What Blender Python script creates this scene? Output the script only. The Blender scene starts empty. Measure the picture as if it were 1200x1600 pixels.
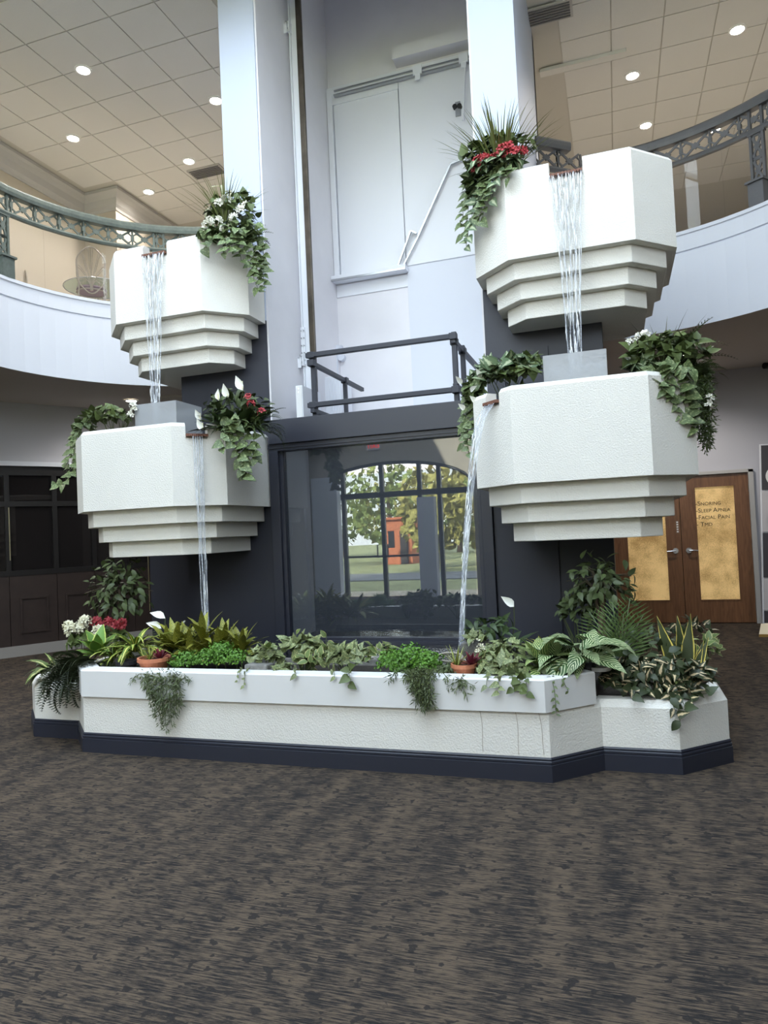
import bpy, bmesh, math, random
from mathutils import Vector, Matrix
R = math.radians
rnd = random.Random(7)
scene = bpy.context.scene
col = scene.collection

# ------------------------------------------------------------------ camera, world, light, exposure
CAM = Vector((2.282, -4.554, 1.62)); FPX = 1098.98
_p, _r, _y = R(1.689), R(2.637), R(18.256)
_fw = Vector((-math.sin(_y)*math.cos(_p), math.cos(_y)*math.cos(_p), math.sin(_p)))
_r0 = Vector((math.cos(_y), math.sin(_y), 0)); _u0 = _r0.cross(_fw)
_rt = math.cos(_r)*_r0 - math.sin(_r)*_u0; _up = math.cos(_r)*_u0 + math.sin(_r)*_r0
cam_d = bpy.data.cameras.new('camera'); cam = bpy.data.objects.new('camera', cam_d); col.objects.link(cam)
m = Matrix.Identity(4)
for i in range(3):
    m[i][0], m[i][1], m[i][2], m[i][3] = _rt[i], _up[i], -_fw[i], CAM[i]
cam.matrix_world = m
cam_d.sensor_fit = 'VERTICAL'; cam_d.sensor_height = 36; cam_d.sensor_width = 27; cam_d.lens = FPX*36/1600
cam_d.clip_start = .05; cam_d.clip_end = 400
scene.camera = cam

def ray(px, py): return (_fw*FPX + _rt*(px-600) - _up*(py-800)).normalized()
def at(px, py, Y):
    v = ray(px, py); return CAM + v*((Y-CAM.y)/v.y)

world = bpy.data.worlds.new('sky'); scene.world = world; world.use_nodes = True
nt = world.node_tree; nt.nodes.clear()
wo = nt.nodes.new('ShaderNodeOutputWorld'); bg = nt.nodes.new('ShaderNodeBackground')
tc = nt.nodes.new('ShaderNodeTexCoord'); sx = nt.nodes.new('ShaderNodeSeparateXYZ'); cr = nt.nodes.new('ShaderNodeValToRGB')
nt.links.new(tc.outputs['Generated'], sx.inputs[0]); nt.links.new(sx.outputs['Z'], cr.inputs[0])
cr.color_ramp.elements[0].position = 0.0; cr.color_ramp.elements[0].color = (1, .972, .935, 1)
cr.color_ramp.elements[1].position = .8; cr.color_ramp.elements[1].color = (.80, .87, 1, 1)
nt.links.new(cr.outputs[0], bg.inputs[0]); bg.inputs[1].default_value = 6.0
nt.links.new(bg.outputs[0], wo.inputs[0])

sun_d = bpy.data.lights.new('sun', 'SUN'); sun_d.energy = 20; sun_d.angle = R(.6); sun_d.color = (1, .93, .80)
sun = bpy.data.objects.new('sun', sun_d); col.objects.link(sun)          # behind the building: lights the street side beyond its shadow
sun.rotation_euler = Vector((.26, -.95, -.56)).to_track_quat('-Z', 'Y').to_euler()
def portal(name, loc, rot, sx_, sy_):
    d = bpy.data.lights.new(name, 'AREA'); d.shape = 'RECTANGLE'; d.size = sx_; d.size_y = sy_
    d.cycles.is_portal = True
    o = bpy.data.objects.new(name, d); col.objects.link(o); o.location = loc; o.rotation_euler = rot
SKYL = (-4.0, 4.0, -6.2, 1.2)      # glazed roof light over the hall: x0,x1,y0,y1
portal('skylight_daylight', (0, -2.5, 8.3), (0, 0, 0), 8.0, 7.4)
portal('facade_daylight', (0, -8.05, 6.0), (R(90), 0, 0), 18.2, 3.1)
portal('entrance_daylight', (-3.1, -8.05, 1.75), (R(90), 0, 0), 4.2, 3.4)
scene.view_settings.view_transform = 'Standard'; scene.view_settings.look = 'None'
scene.view_settings.gamma = 1; scene.view_settings.use_curve_mapping = False
scene.view_settings.exposure = 0.42
scene.cycles.max_bounces = 10; scene.cycles.diffuse_bounces = 6; scene.cycles.transparent_max_bounces = 24
scene.cycles.use_denoising = True; scene.cycles.caustics_reflective = False; scene.cycles.caustics_refractive = False

# ------------------------------------------------------------------ helpers
def lin(c):
    return tuple((x/12.92 if x <= .04045 else ((x+.055)/1.055)**2.4) for x in (v/255 for v in c)) + (1,)
def wmat(o):
    M = o.matrix_basis.copy(); p = o.parent
    while p: M = p.matrix_basis @ M; p = p.parent
    return M
class MB:
    def __init__(s): s.v = []; s.f = []; s.uv = None
    def add(s, vs, fs):
        b = len(s.v); s.v += [tuple(v) for v in vs]; s.f += [tuple(b+i for i in f) for f in fs]; return s
    def box(s, x0, x1, y0, y1, z0, z1):
        return s.add([(x0,y0,z0),(x1,y0,z0),(x1,y1,z0),(x0,y1,z0),(x0,y0,z1),(x1,y0,z1),(x1,y1,z1),(x0,y1,z1)],
                     [(0,3,2,1),(4,5,6,7),(0,1,5,4),(1,2,6,5),(2,3,7,6),(3,0,4,7)])
    def quad(s, a, b, c, d): return s.add([a,b,c,d], [(0,1,2,3)])
    def prism(s, poly, z0, z1):
        n = len(poly)
        return s.add([(x,y,z0) for x,y in poly]+[(x,y,z1) for x,y in poly],
            [tuple(reversed(range(n))), tuple(range(n,2*n))]+[(i,(i+1)%n,n+(i+1)%n,n+i) for i in range(n)])
    def bar(s, a, b, w, h, up=(0,0,1)):
        a, b = Vector(a), Vector(b); d = (b-a).normalized(); up = Vector(up)
        if abs(d.dot(up)) > .98: up = Vector((0,1,0))
        sd = d.cross(up).normalized(); u = sd.cross(d)
        vs = [p+sd*w/2*i+u*h/2*j for p in (a,b) for i,j in ((-1,-1),(1,-1),(1,1),(-1,1))]
        return s.add(vs, [(0,1,2,3),(7,6,5,4),(0,4,5,1),(1,5,6,2),(2,6,7,3),(3,7,4,0)])
    def tube(s, path, r, n=8, cap=True):
        P = [Vector(p) for p in path]; rs = r if isinstance(r, (list,tuple)) else [r]*len(P)
        t = (P[1]-P[0]).normalized(); u = t.orthogonal().normalized(); vs = []
        for i, p in enumerate(P):
            t = (P[min(i+1,len(P)-1)]-P[max(i-1,0)]).normalized()
            u = (u - t*u.dot(t)); u = u.normalized() if u.length > 1e-6 else t.orthogonal().normalized(); w = t.cross(u)
            vs += [p+(u*math.cos(2*math.pi*k/n)+w*math.sin(2*math.pi*k/n))*rs[i] for k in range(n)]
        fs = [(i*n+k, i*n+(k+1)%n, (i+1)*n+(k+1)%n, (i+1)*n+k) for i in range(len(P)-1) for k in range(n)]
        if cap: fs += [tuple(reversed(range(n))), tuple(range((len(P)-1)*n, len(P)*n))]
        return s.add(vs, fs)
    def lathe(s, prof, c, n=20):
        vs = [(c[0]+r*math.cos(2*math.pi*k/n), c[1]+r*math.sin(2*math.pi*k/n), c[2]+z) for r,z in prof for k in range(n)]
        fs = [(i*n+k, i*n+(k+1)%n, (i+1)*n+(k+1)%n, (i+1)*n+k) for i in range(len(prof)-1) for k in range(n)]
        return s.add(vs, fs)
    def sweep(s, pts, prof, closed=False, capends=True):
        """prof: list of (outward offset, z) swept along a mitred polyline"""
        rings = [offset(pts, o, closed) for o,_ in prof]; n = len(pts); k = len(prof)
        vs = [(rings[j][i][0], rings[j][i][1], prof[j][1]) for i in range(n) for j in range(k)]
        fs = []
        for i in range(n if closed else n-1):
            a, b = i*k, ((i+1)%n)*k
            fs += [(a+j, b+j, b+j+1, a+j+1) for j in range(k-1)]
        if capends and not closed: fs += [tuple(range(k)), tuple(reversed(range((n-1)*k, n*k)))]
        return s.add(vs, fs)
    def mesh(s, name, mat, smooth=False):
        me = bpy.data.meshes.new(name); me.from_pydata(s.v, [], s.f); me.materials.append(mat)
        if smooth: me.polygons.foreach_set('use_smooth', [True]*len(me.polygons))
        if s.uv:
            l = me.uv_layers.new(name='uv')
            for lp in me.loops: l.data[lp.index].uv = s.uv[lp.vertex_index]
        me.update(); return me
    def build(s, name, mat, parent=None, smooth=False, bevel=0):
        if parent is not None:
            I = wmat(parent).inverted(); s.v = [tuple(I @ Vector(v)) for v in s.v]
        o = bpy.data.objects.new(name, s.mesh(name, mat, smooth)); col.objects.link(o)
        if parent is not None: o.parent = parent
        if bevel:
            b = o.modifiers.new('bevel', 'BEVEL'); b.width = bevel; b.segments = 2; b.limit_method = 'ANGLE'
        return o
def offset(pts, d, closed=False):
    n = len(pts); out = []
    for i in range(n):
        p = Vector(pts[i]); ds = []
        if closed or i > 0: ds.append((p-Vector(pts[i-1])).normalized())
        if closed or i < n-1: ds.append((Vector(pts[(i+1)%n])-p).normalized())
        ns = [Vector((t.y, -t.x)) for t in ds]         # right-hand normal of the walking direction
        if len(ns) == 1: q = p+ns[0]*d
        else:
            mm = (ns[0]+ns[1]).normalized(); q = p+mm*d/max(.2, mm.dot(ns[0]))
        out.append((q.x, q.y))
    return out
def tag(o, label=None, cat=None, group=None, kind=None):
    if label: o['label'] = label
    if cat: o['category'] = cat
    if group: o['group'] = group
    if kind: o['kind'] = kind
    return o
def thing(name, label, cat, loc, group=None, rz=0):
    o = bpy.data.objects.new(name, None); col.objects.link(o); o.location = loc; o.rotation_euler = (0,0,rz)
    o.empty_display_size = .1
    return tag(o, label, cat, group)
def struct(o): o['kind'] = 'structure'; return o
def inst(name, me, parent, M):
    """a piece sharing mesh data, placed with world matrix M under its parent"""
    o = bpy.data.objects.new(name, me); col.objects.link(o)
    if parent is not None: o.parent = parent; M = wmat(parent).inverted() @ M
    o.matrix_basis = M
    return o

# ------------------------------------------------------------------ materials
def mat(name, c, rough=.6, metal=0, bump=None, var=None, spec=.5, sheen=0):
    """c sRGB 0-255; bump=(scale,strength[,detail]); var=(scale,amount) multiplies colour by noise"""
    M = bpy.data.materials.new(name); M.use_nodes = True; n = M.node_tree; b = n.nodes['Principled BSDF']
    b.inputs['Base Color'].default_value = lin(c); b.inputs['Roughness'].default_value = rough
    b.inputs['Metallic'].default_value = metal; b.inputs['Specular IOR Level'].default_value = spec
    t = n.nodes.new('ShaderNodeTexCoord')
    if var:
        no = n.nodes.new('ShaderNodeTexNoise'); no.inputs['Scale'].default_value = var[0]; no.inputs['Detail'].default_value = 4
        n.links.new(t.outputs['Object'], no.inputs['Vector'])
        r = n.nodes.new('ShaderNodeValToRGB'); a = var[1]; l = lin(c)
        r.color_ramp.elements[0].position = .3; r.color_ramp.elements[1].position = .7
        r.color_ramp.elements[0].color = tuple(x*(1-a) for x in l[:3])+(1,); r.color_ramp.elements[1].color = tuple(min(1,x*(1+a)) for x in l[:3])+(1,)
        n.links.new(no.outputs['Fac'], r.inputs[0]); n.links.new(r.outputs[0], b.inputs['Base Color'])
    if bump:
        no = n.nodes.new('ShaderNodeTexNoise'); no.inputs['Scale'].default_value = bump[0]; no.inputs['Detail'].default_value = 3
        n.links.new(t.outputs['Object'], no.inputs['Vector'])
        bp = n.nodes.new('ShaderNodeBump'); bp.inputs['Strength'].default_value = bump[1]; bp.inputs['Distance'].default_value = .01
        n.links.new(no.outputs['Fac'], bp.inputs['Height']); n.links.new(bp.outputs[0], b.inputs['Normal'])
    return M
def emit(name, c, s):
    M = bpy.data.materials.new(name); M.use_nodes = True; n = M.node_tree; n.nodes.clear()
    o = n.nodes.new('ShaderNodeOutputMaterial'); e = n.nodes.new('ShaderNodeEmission')
    e.inputs[0].default_value = lin(c); e.inputs[1].default_value = s; n.links.new(e.outputs[0], o.inputs[0]); return M
def clear(name, c, refl, body=0., bodyc=(200,200,205), rough=.0, ior=1.45, bump=None):
    """thin clear sheet: transparent + fresnel gloss (+ some milky body)"""
    M = bpy.data.materials.new(name); M.use_nodes = True; n = M.node_tree; n.nodes.clear(); L = n.links
    o = n.nodes.new('ShaderNodeOutputMaterial'); tr = n.nodes.new('ShaderNodeBsdfTransparent'); gl = n.nodes.new('ShaderNodeBsdfGlossy')
    tr.inputs[0].default_value = lin(c); gl.inputs['Roughness'].default_value = rough
    fr = n.nodes.new('ShaderNodeFresnel'); ge = n.nodes.new('ShaderNodeNewGeometry'); mr = n.nodes.new('ShaderNodeMapRange')
    mr.inputs[3].default_value = ior; mr.inputs[4].default_value = 1/ior      # same gloss from either side of the sheet
    L.new(ge.outputs['Backfacing'], mr.inputs[0]); L.new(mr.outputs[0], fr.inputs[0])
    mp = n.nodes.new('ShaderNodeMath'); mp.operation = 'MULTIPLY'; mp.inputs[1].default_value = refl; mp.use_clamp = True
    L.new(fr.outputs[0], mp.inputs[0])
    mx = n.nodes.new('ShaderNodeMixShader'); L.new(mp.outputs[0], mx.inputs[0])
    src = tr.outputs[0]
    if body:
        df = n.nodes.new('ShaderNodeBsdfDiffuse'); df.inputs[0].default_value = lin(bodyc)
        m2 = n.nodes.new('ShaderNodeMixShader'); m2.inputs[0].default_value = body
        L.new(tr.outputs[0], m2.inputs[1]); L.new(df.outputs[0], m2.inputs[2]); src = m2.outputs[0]
    if bump:
        t = n.nodes.new('ShaderNodeTexCoord'); no = n.nodes.new('ShaderNodeTexNoise'); no.inputs['Scale'].default_value = bump[0]
        L.new(t.outputs['Object'], no.inputs['Vector']); bp = n.nodes.new('ShaderNodeBump')
        bp.inputs['Strength'].default_value = bump[1]; bp.inputs['Distance'].default_value = .05
        L.new(no.outputs['Fac'], bp.inputs['Height']); L.new(bp.outputs[0], gl.inputs['Normal'])
    L.new(src, mx.inputs[1]); L.new(gl.outputs[0], mx.inputs[2]); L.new(mx.outputs[0], o.inputs[0]); return M

STUCCO = mat('white_stucco', (229,226,219), .75, bump=(85,.55), var=(1.3,.04))
PAINT = mat('white_paint', (220,223,232), .6, bump=(30,.05))
CAP = mat('cap_board_paint', (224,223,222), .6, bump=(30,.04))
COLUMN = mat('column_paint', (192,200,219), .55, bump=(24,.04))
SHAFT = mat('shaft_paint', (228,226,230), .6, bump=(12,.12), var=(1.1,.06))
NAVY = mat('navy_paint', (40,42,54), .5, bump=(40,.06))
NAVYM = mat('navy_metal', (42,44,55), .4)
BLACKPIPE = mat('dark_pipe', (44,46,56), .45, .2)
GALFLOOR = mat('gallery_floor', (222,216,206), .8)
BEIGE = mat('beige_wall', (182,172,156), .7, bump=(30,.04))
LOWWALL = mat('grey_wall', (186,186,194), .7, bump=(30,.05))
SOFFIT = mat('soffit_paint', (206,198,190), .8, bump=(50,.1))
TILE = mat('ceiling_tile', (212,209,204), .85, bump=(140,.25))
GRID = mat('ceiling_grid', (190,185,176), .6)
CROWN = mat('crown_moulding', (176,172,168), .6)
VERDIGRIS = mat('verdigris_iron', (96,106,102), .5, .35, bump=(60,.2), var=(20,.15))
IRON = mat('grey_iron', (104,104,106), .5, .35, bump=(60,.2))
STEEL = mat('brushed_steel', (176,178,182), .3, .9)
DARKSTEEL = mat('oily_steel', (92,84,74), .4, .8, var=(5,.3))
WHITEMETAL = mat('white_enamel', (230,232,238), .45, bump=(8,.05))
BROWNEDGE = mat('rusty_lip', (122,82,66), .7, bump=(120,.5), var=(60,.3))
SOIL = mat('dark_soil', (44,38,32), .95, bump=(60,1.0), var=(30,.35))
TERRA = mat('terracotta', (186,116,84), .75, bump=(60,.15), var=(16,.12))
DARKPOT = mat('dark_plastic_pot', (46,46,50), .5)
STONE = mat('grey_stone', (118,116,112), .85, bump=(18,.9), var=(22,.25))
CREAMMETAL = mat('cream_wire', (150,142,130), .5)
CUSHION = mat('mauve_cushion', (120,104,112), .9)
CARDW = mat('cream_card', (222,214,190), .6)
GILT = mat('gilt_edge', (196,160,90), .35, .6)
DARKFRAME = mat('dark_bronze_frame', (25,23,23), .4)
DARKWOOD = mat('dark_stained_wood', (46,36,33), .45, bump=(20,.1), var=(6,.15))
BASEGREY = mat('grey_baseboard', (138,134,130), .6)
GLEAM = mat('gleam_metal', (206,198,160), .35, .9)
CHROME = mat('satin_chrome', (215,215,218), .25, 1)
HINGE = mat('hinge_metal', (150,148,142), .4, .8)
LETTER = mat('dark_lettering', (58,44,28), .6)
DOORTRIM = mat('pale_door_frame', (176,174,172), .5)
BLACK = mat('black_plastic', (18,18,20), .4)
WHITEPL = mat('white_plastic', (226,226,226), .4)
LAMP = emit('lamp_lens', (255,244,222), 45)

def carpet():
    M = bpy.data.materials.new('patterned_carpet'); M.use_nodes = True; n = M.node_tree; L = n.links; b = n.nodes['Principled BSDF']
    b.inputs['Roughness'].default_value = .95; b.inputs['Specular IOR Level'].default_value = .1
    t = n.nodes.new('ShaderNodeTexCoord')
    def noise(sc, scale, det, rough=.5):
        mp = n.nodes.new('ShaderNodeMapping'); mp.inputs['Scale'].default_value = sc; L.new(t.outputs['Object'], mp.inputs[0])
        no = n.nodes.new('ShaderNodeTexNoise'); no.inputs['Scale'].default_value = scale; no.inputs['Detail'].default_value = det
        no.inputs['Roughness'].default_value = rough
        L.new(mp.outputs[0], no.inputs['Vector']); return no.outputs['Fac']
    def ramp(f, a, b_):
        r = n.nodes.new('ShaderNodeMapRange'); r.inputs[1].default_value = a; r.inputs[2].default_value = b_; L.new(f, r.inputs[0]); return r.outputs[0]
    def mth(op, a, b_):
        q = n.nodes.new('ShaderNodeMath'); q.operation = op
        for i, s_ in enumerate((a, b_)):
            if isinstance(s_, (int,float)): q.inputs[i].default_value = s_
            else: L.new(s_, q.inputs[i])
        return q.outputs[0]
    streak = noise((1,16,1), 8.0, 2, .55)                        # long thin dashes along X
    fine = noise((1,10,1), 24, 2, .6)
    patch = noise((1,1.4,1), 9, 3, .6); band = noise((2.4,.35,1), 2.0, 3)
    mixv = mth('ADD', mth('ADD', mth('MULTIPLY', streak, 1.0), mth('MULTIPLY', fine, .6)), mth('ADD', mth('MULTIPLY', patch, .5), mth('MULTIPLY', band, .42)))
    dark = ramp(mixv, 1.13, 1.38)
    blot = ramp(noise((1,1.25,1), 15, 2, .5), .60, .635)          # dark blots
    dark = mth('MAXIMUM', dark, mth('MULTIPLY', blot, .9))
    mx = n.nodes.new('ShaderNodeMix'); mx.data_type = 'RGBA'; L.new(dark, mx.inputs[0])
    mx.inputs[6].default_value = lin((92,80,68)); mx.inputs[7].default_value = lin((43,41,41)); L.new(mx.outputs[2], b.inputs['Base Color'])
    pile = noise((1,1,1), 260, 2); bp = n.nodes.new('ShaderNodeBump'); bp.inputs['Strength'].default_value = .5; bp.inputs['Distance'].default_value = .006
    L.new(pile, bp.inputs['Height']); L.new(bp.outputs[0], b.inputs['Normal']); return M
CARPET = carpet()
def wood():
    M = bpy.data.materials.new('walnut_veneer'); M.use_nodes = True; n = M.node_tree; L = n.links; b = n.nodes['Principled BSDF']
    b.inputs['Roughness'].default_value = .4; t = n.nodes.new('ShaderNodeTexCoord'); mp = n.nodes.new('ShaderNodeMapping')
    mp.inputs['Scale'].default_value = (9,9,.9); L.new(t.outputs['Object'], mp.inputs[0]); no = n.nodes.new('ShaderNodeTexNoise')
    no.inputs['Scale'].default_value = 3; no.inputs['Detail'].default_value = 6; no.inputs['Distortion'].default_value = 1.2; L.new(mp.outputs[0], no.inputs['Vector'])
    r = n.nodes.new('ShaderNodeValToRGB'); r.color_ramp.elements[0].color = lin((94,62,40)); r.color_ramp.elements[1].color = lin((130,90,60))
    r.color_ramp.elements[0].position = .3; r.color_ramp.elements[1].position = .75; L.new(no.outputs['Fac'], r.inputs[0]); L.new(r.outputs[0], b.inputs['Base Color']); return M
WOOD = wood()
def glow_glass():
    """frosted door glass; emission and soft blotches stand in for a warm room behind"""
    M = bpy.data.materials.new('glowing_frosted_glass'); M.use_nodes = True; n = M.node_tree; L = n.links; b = n.nodes['Principled BSDF']
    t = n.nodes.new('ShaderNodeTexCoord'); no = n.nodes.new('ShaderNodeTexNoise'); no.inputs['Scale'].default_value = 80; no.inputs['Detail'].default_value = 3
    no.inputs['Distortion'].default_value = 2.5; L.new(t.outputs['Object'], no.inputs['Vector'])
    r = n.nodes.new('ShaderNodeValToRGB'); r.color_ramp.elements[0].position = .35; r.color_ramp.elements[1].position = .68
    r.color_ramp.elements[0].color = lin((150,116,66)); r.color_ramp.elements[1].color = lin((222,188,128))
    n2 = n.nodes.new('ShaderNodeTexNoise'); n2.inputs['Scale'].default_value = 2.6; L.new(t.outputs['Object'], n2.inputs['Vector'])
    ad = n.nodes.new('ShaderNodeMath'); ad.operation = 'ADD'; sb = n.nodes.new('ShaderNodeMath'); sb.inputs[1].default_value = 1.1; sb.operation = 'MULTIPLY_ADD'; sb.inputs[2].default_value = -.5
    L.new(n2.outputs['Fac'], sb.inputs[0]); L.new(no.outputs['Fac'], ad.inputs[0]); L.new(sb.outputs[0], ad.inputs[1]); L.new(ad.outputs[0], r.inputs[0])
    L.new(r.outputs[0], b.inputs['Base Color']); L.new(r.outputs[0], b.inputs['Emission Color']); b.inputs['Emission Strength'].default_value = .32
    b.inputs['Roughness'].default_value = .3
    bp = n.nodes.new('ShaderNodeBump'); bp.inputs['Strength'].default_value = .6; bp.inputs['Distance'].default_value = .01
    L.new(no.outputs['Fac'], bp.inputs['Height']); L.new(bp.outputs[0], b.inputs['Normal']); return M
GLOWGLASS = glow_glass()
PITGLASS = clear('pit_glass', (236,238,240), 3.6, body=.06, bodyc=(150,160,175))
DARKGLASS = clear('dark_glass', (90,86,86), 1.2, body=.5, bodyc=(44,41,41))
RAILGLASS = clear('guard_glass', (247,247,247), 1.0)
PANE = clear('window_pane', (236,242,244), 1.0)
ACRYLIC = clear('acrylic_sheet', (215,220,224), 1.2, body=.42, bodyc=(206,206,208), rough=.1, bump=(40,.2))
WATER = clear('falling_water', (250,251,253), 1.4, body=.85, bodyc=(255,255,255), rough=.15)
ROPE = clear('water_rope', (252,253,254), 1.2, body=.2, bodyc=(240,244,255), rough=.04, bump=(40,.6))
FILM = clear('water_film', (252,253,254), .8, body=.03, bodyc=(244,248,255), rough=.1, bump=(30,.8))
POOL = clear('pool_water', (70,90,96), 2.0, rough=.03, bump=(14,.15))
TABLEGLASS = clear('table_glass', (226,236,232), 1.0)

def leafmat(name, kind, c1, c2, rough=.45):
    M = bpy.data.materials.new(name); M.use_nodes = True; n = M.node_tree; L = n.links; b = n.nodes['Principled BSDF']
    b.inputs['Roughness'].default_value = rough; b.inputs['Specular IOR Level'].default_value = .35
    uv = n.nodes.new('ShaderNodeUVMap'); uv.uv_map = 'uv'; s = n.nodes.new('ShaderNodeSeparateXYZ'); L.new(uv.outputs[0], s.inputs[0])
    def mth(op, a, b_=0.0, cl=False):
        q = n.nodes.new('ShaderNodeMath'); q.operation = op; q.use_clamp = cl
        for i, x in enumerate((a, b_)):
            if isinstance(x, (int,float)): q.inputs[i].default_value = x
            else: L.new(x, q.inputs[i])
        return q.outputs[0]
    a = mth('MULTIPLY', mth('ABSOLUTE', mth('SUBTRACT', s.outputs[0], .5)), 2.0)      # 0 midrib .. 1 edge
    oi = n.nodes.new('ShaderNodeObjectInfo'); t = n.nodes.new('ShaderNodeTexCoord')
    no = n.nodes.new('ShaderNodeTexNoise'); no.inputs['Scale'].default_value = 5; no.inputs['Detail'].default_value = 3; L.new(t.outputs['Object'], no.inputs['Vector'])
    nz = mth('MULTIPLY', mth('SUBTRACT', no.outputs['Fac'], .5), 1.0)
    if kind == 'margin': f = mth('MULTIPLY', mth('SUBTRACT', mth('ADD', a, mth('MULTIPLY', nz, .5)), .76), 8, True)
    elif kind == 'center': f = mth('MULTIPLY', mth('SUBTRACT', .36, mth('ADD', a, nz)), 7, True)
    elif kind == 'stripe':
        w = mth('SINE', mth('MULTIPLY', mth('SUBTRACT', mth('MULTIPLY', s.outputs[1], 1.0), mth('MULTIPLY', a, .30)), 58))
        f = mth('MULTIPLY', mth('SUBTRACT', mth('ADD', mth('MULTIPLY', w, .6), mth('MULTIPLY', nz, .7)), .22), 3.5, True)
    elif kind == 'patch': f = mth('MULTIPLY', mth('SUBTRACT', no.outputs['Fac'], .52), 14, True)
    else: f = mth('MULTIPLY', no.outputs['Fac'], .9, True)
    mx = n.nodes.new('ShaderNodeMix'); mx.data_type = 'RGBA'; L.new(f, mx.inputs[0]); mx.inputs[6].default_value = lin(c1); mx.inputs[7].default_value = lin(c2)
    hs = n.nodes.new('ShaderNodeHueSaturation'); L.new(mx.outputs[2], hs.inputs['Color'])
    L.new(mth('ADD', mth('MULTIPLY', oi.outputs['Random'], .5), .75), hs.inputs['Value']); L.new(hs.outputs[0], b.inputs['Base Color'])
    return M
# ------------------------------------------------------------------ the setting
def sbox(name, mat_, *b): return struct(MB().box(*b).build(name, mat_))
sbox('floor', CARPET, -9.6, 9.6, -8.2, 12.6, -.1, 0)
sbox('wall_outer_left', BEIGE, -9.7, -9.5, -8.2, 12.7, 0, 7.9)
sbox('wall_outer_right', BEIGE, 9.5, 9.7, -8.2, 12.7, 0, 7.9)
sbox('wall_outer_back', BEIGE, -9.7, 9.7, 12.5, 12.7, 0, 7.9)
# gallery: void edge = straight sides, two quarter rounds, behind the lift shaft
EDGE = [(-4.815,-8)]
EDGE += [(-2.375+2.44*math.cos(R(a)), 2.085+2.44*math.sin(R(a))) for a in range(180, 89, -5)]
EDGE += [(2.325+2.592*math.cos(R(a)), 2.02+2.592*math.sin(R(a))) for a in range(90, -1, -5)]
EDGE += [(4.917,-8)]
fas = MB().sweep(EDGE, [(0,3.88),(0,4.775),(-.015,4.78),(-.015,4.795),(.01,4.80),(.01,4.985),(.03,4.99),(.03,5.03),(-.3,5.03)], capends=False)
struct(fas.build('wall_gallery_front', PAINT))
ring = EDGE + [(9.5,-8),(9.5,12.5),(-9.5,12.5),(-9.5,-8)]
g = MB(); g.add([(x,y,3.88) for x,y in ring], [tuple(range(len(ring)))]); struct(g.build('ceiling_under_gallery', SOFFIT))
g = MB(); g.add([(x,y,5.025) for x,y in ring], [tuple(range(len(ring)))]); struct(g.build('floor_gallery', GALFLOOR))
# upper walls
sbox('wall_upper_left', BEIGE, -6.55, -6.35, -8, 5.5, 5.03, 7.75)
sbox('wall_upper_pier', BEIGE, -6.55, -5.68, 5.5, 12.5, 5.03, 7.75)
def crown(name, pts):
    struct(MB().sweep(pts, [(0,7.42),(.02,7.42),(.03,7.46),(.07,7.50),(.10,7.60),(.15,7.66),(.19,7.69),(.19,7.742),(0,7.742)]).build(name, CROWN))
crown('trim_1', [(-6.35,-8),(-6.35,5.5),(-5.68,5.5),(-5.68,12.5)])
# flat ceiling with roof light and shaft openings
ceil = MB()
for b in ((-9.5,-1.6,1.2,12.5),(1.6,9.5,1.2,12.5),(-1.6,1.6,4.4,12.5),(-1.6,1.6,1.2,2.0),(-9.5,-4,-8,1.2),(4,9.5,-8,1.2),(-4,4,-8,-6.2)):
    ceil.box(*b, 7.75, 7.95)
ceil = struct(ceil.build('ceiling', GRID))
tb = MB().box(-.3,.3,-.3,.3,-.012,.0).mesh('ceiling_tile', TILE)
for i in range(-16, 17):
    for j in range(-2, 15):
        x, y = -2.373+.6137*i, 2.106+.6137*j+.307
        x += .307
        lft = -6.15 < x < -1.85 and not (x < -5.4 and y > 5.3); rgt = 1.95 < x < 7.5
        if (lft and 1.45 < y < 7.2) or (rgt and 2.6 < y < 9.5):
            inst('tile', tb, ceil, Matrix.Translation((x, y, 7.749)))
sbox('trim_2', TILE, 1.62, 2.72, 4.98, 5.10, 7.69, 7.737)
x0, x1, y0, y1 = SKYL
sbox('wall_skylight_curb_left', PAINT, x0-.15, x0, y0-.15, y1+.15, 7.9, 8.35)
sbox('wall_skylight_curb_right', PAINT, x1, x1+.15, y0-.15, y1+.15, 7.9, 8.35)
sbox('wall_skylight_curb_front', PAINT, x0, x1, y0-.15, y0, 7.9, 8.35)
sbox('wall_skylight_curb_back', PAINT, x0, x1, y1, y1+.15, 7.9, 8.35)
sk = struct(MB().box(x0,x1,y0,y0+.05,8.2,8.3).box(x0,x1,y1-.05,y1,8.2,8.3).build('window_1', WHITEMETAL))
for k in range(1, 4): MB().box(x0+2.0*k-.03,x0+2.0*k+.03,y0,y1,8.2,8.3).build('glazing_bar', WHITEMETAL, sk)
for k in range(4): MB().box(x0+2.0*k+.03,x0+2.0*(k+1)-.03,y0,y1,8.24,8.25).build('pane', PANE, sk)
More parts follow.
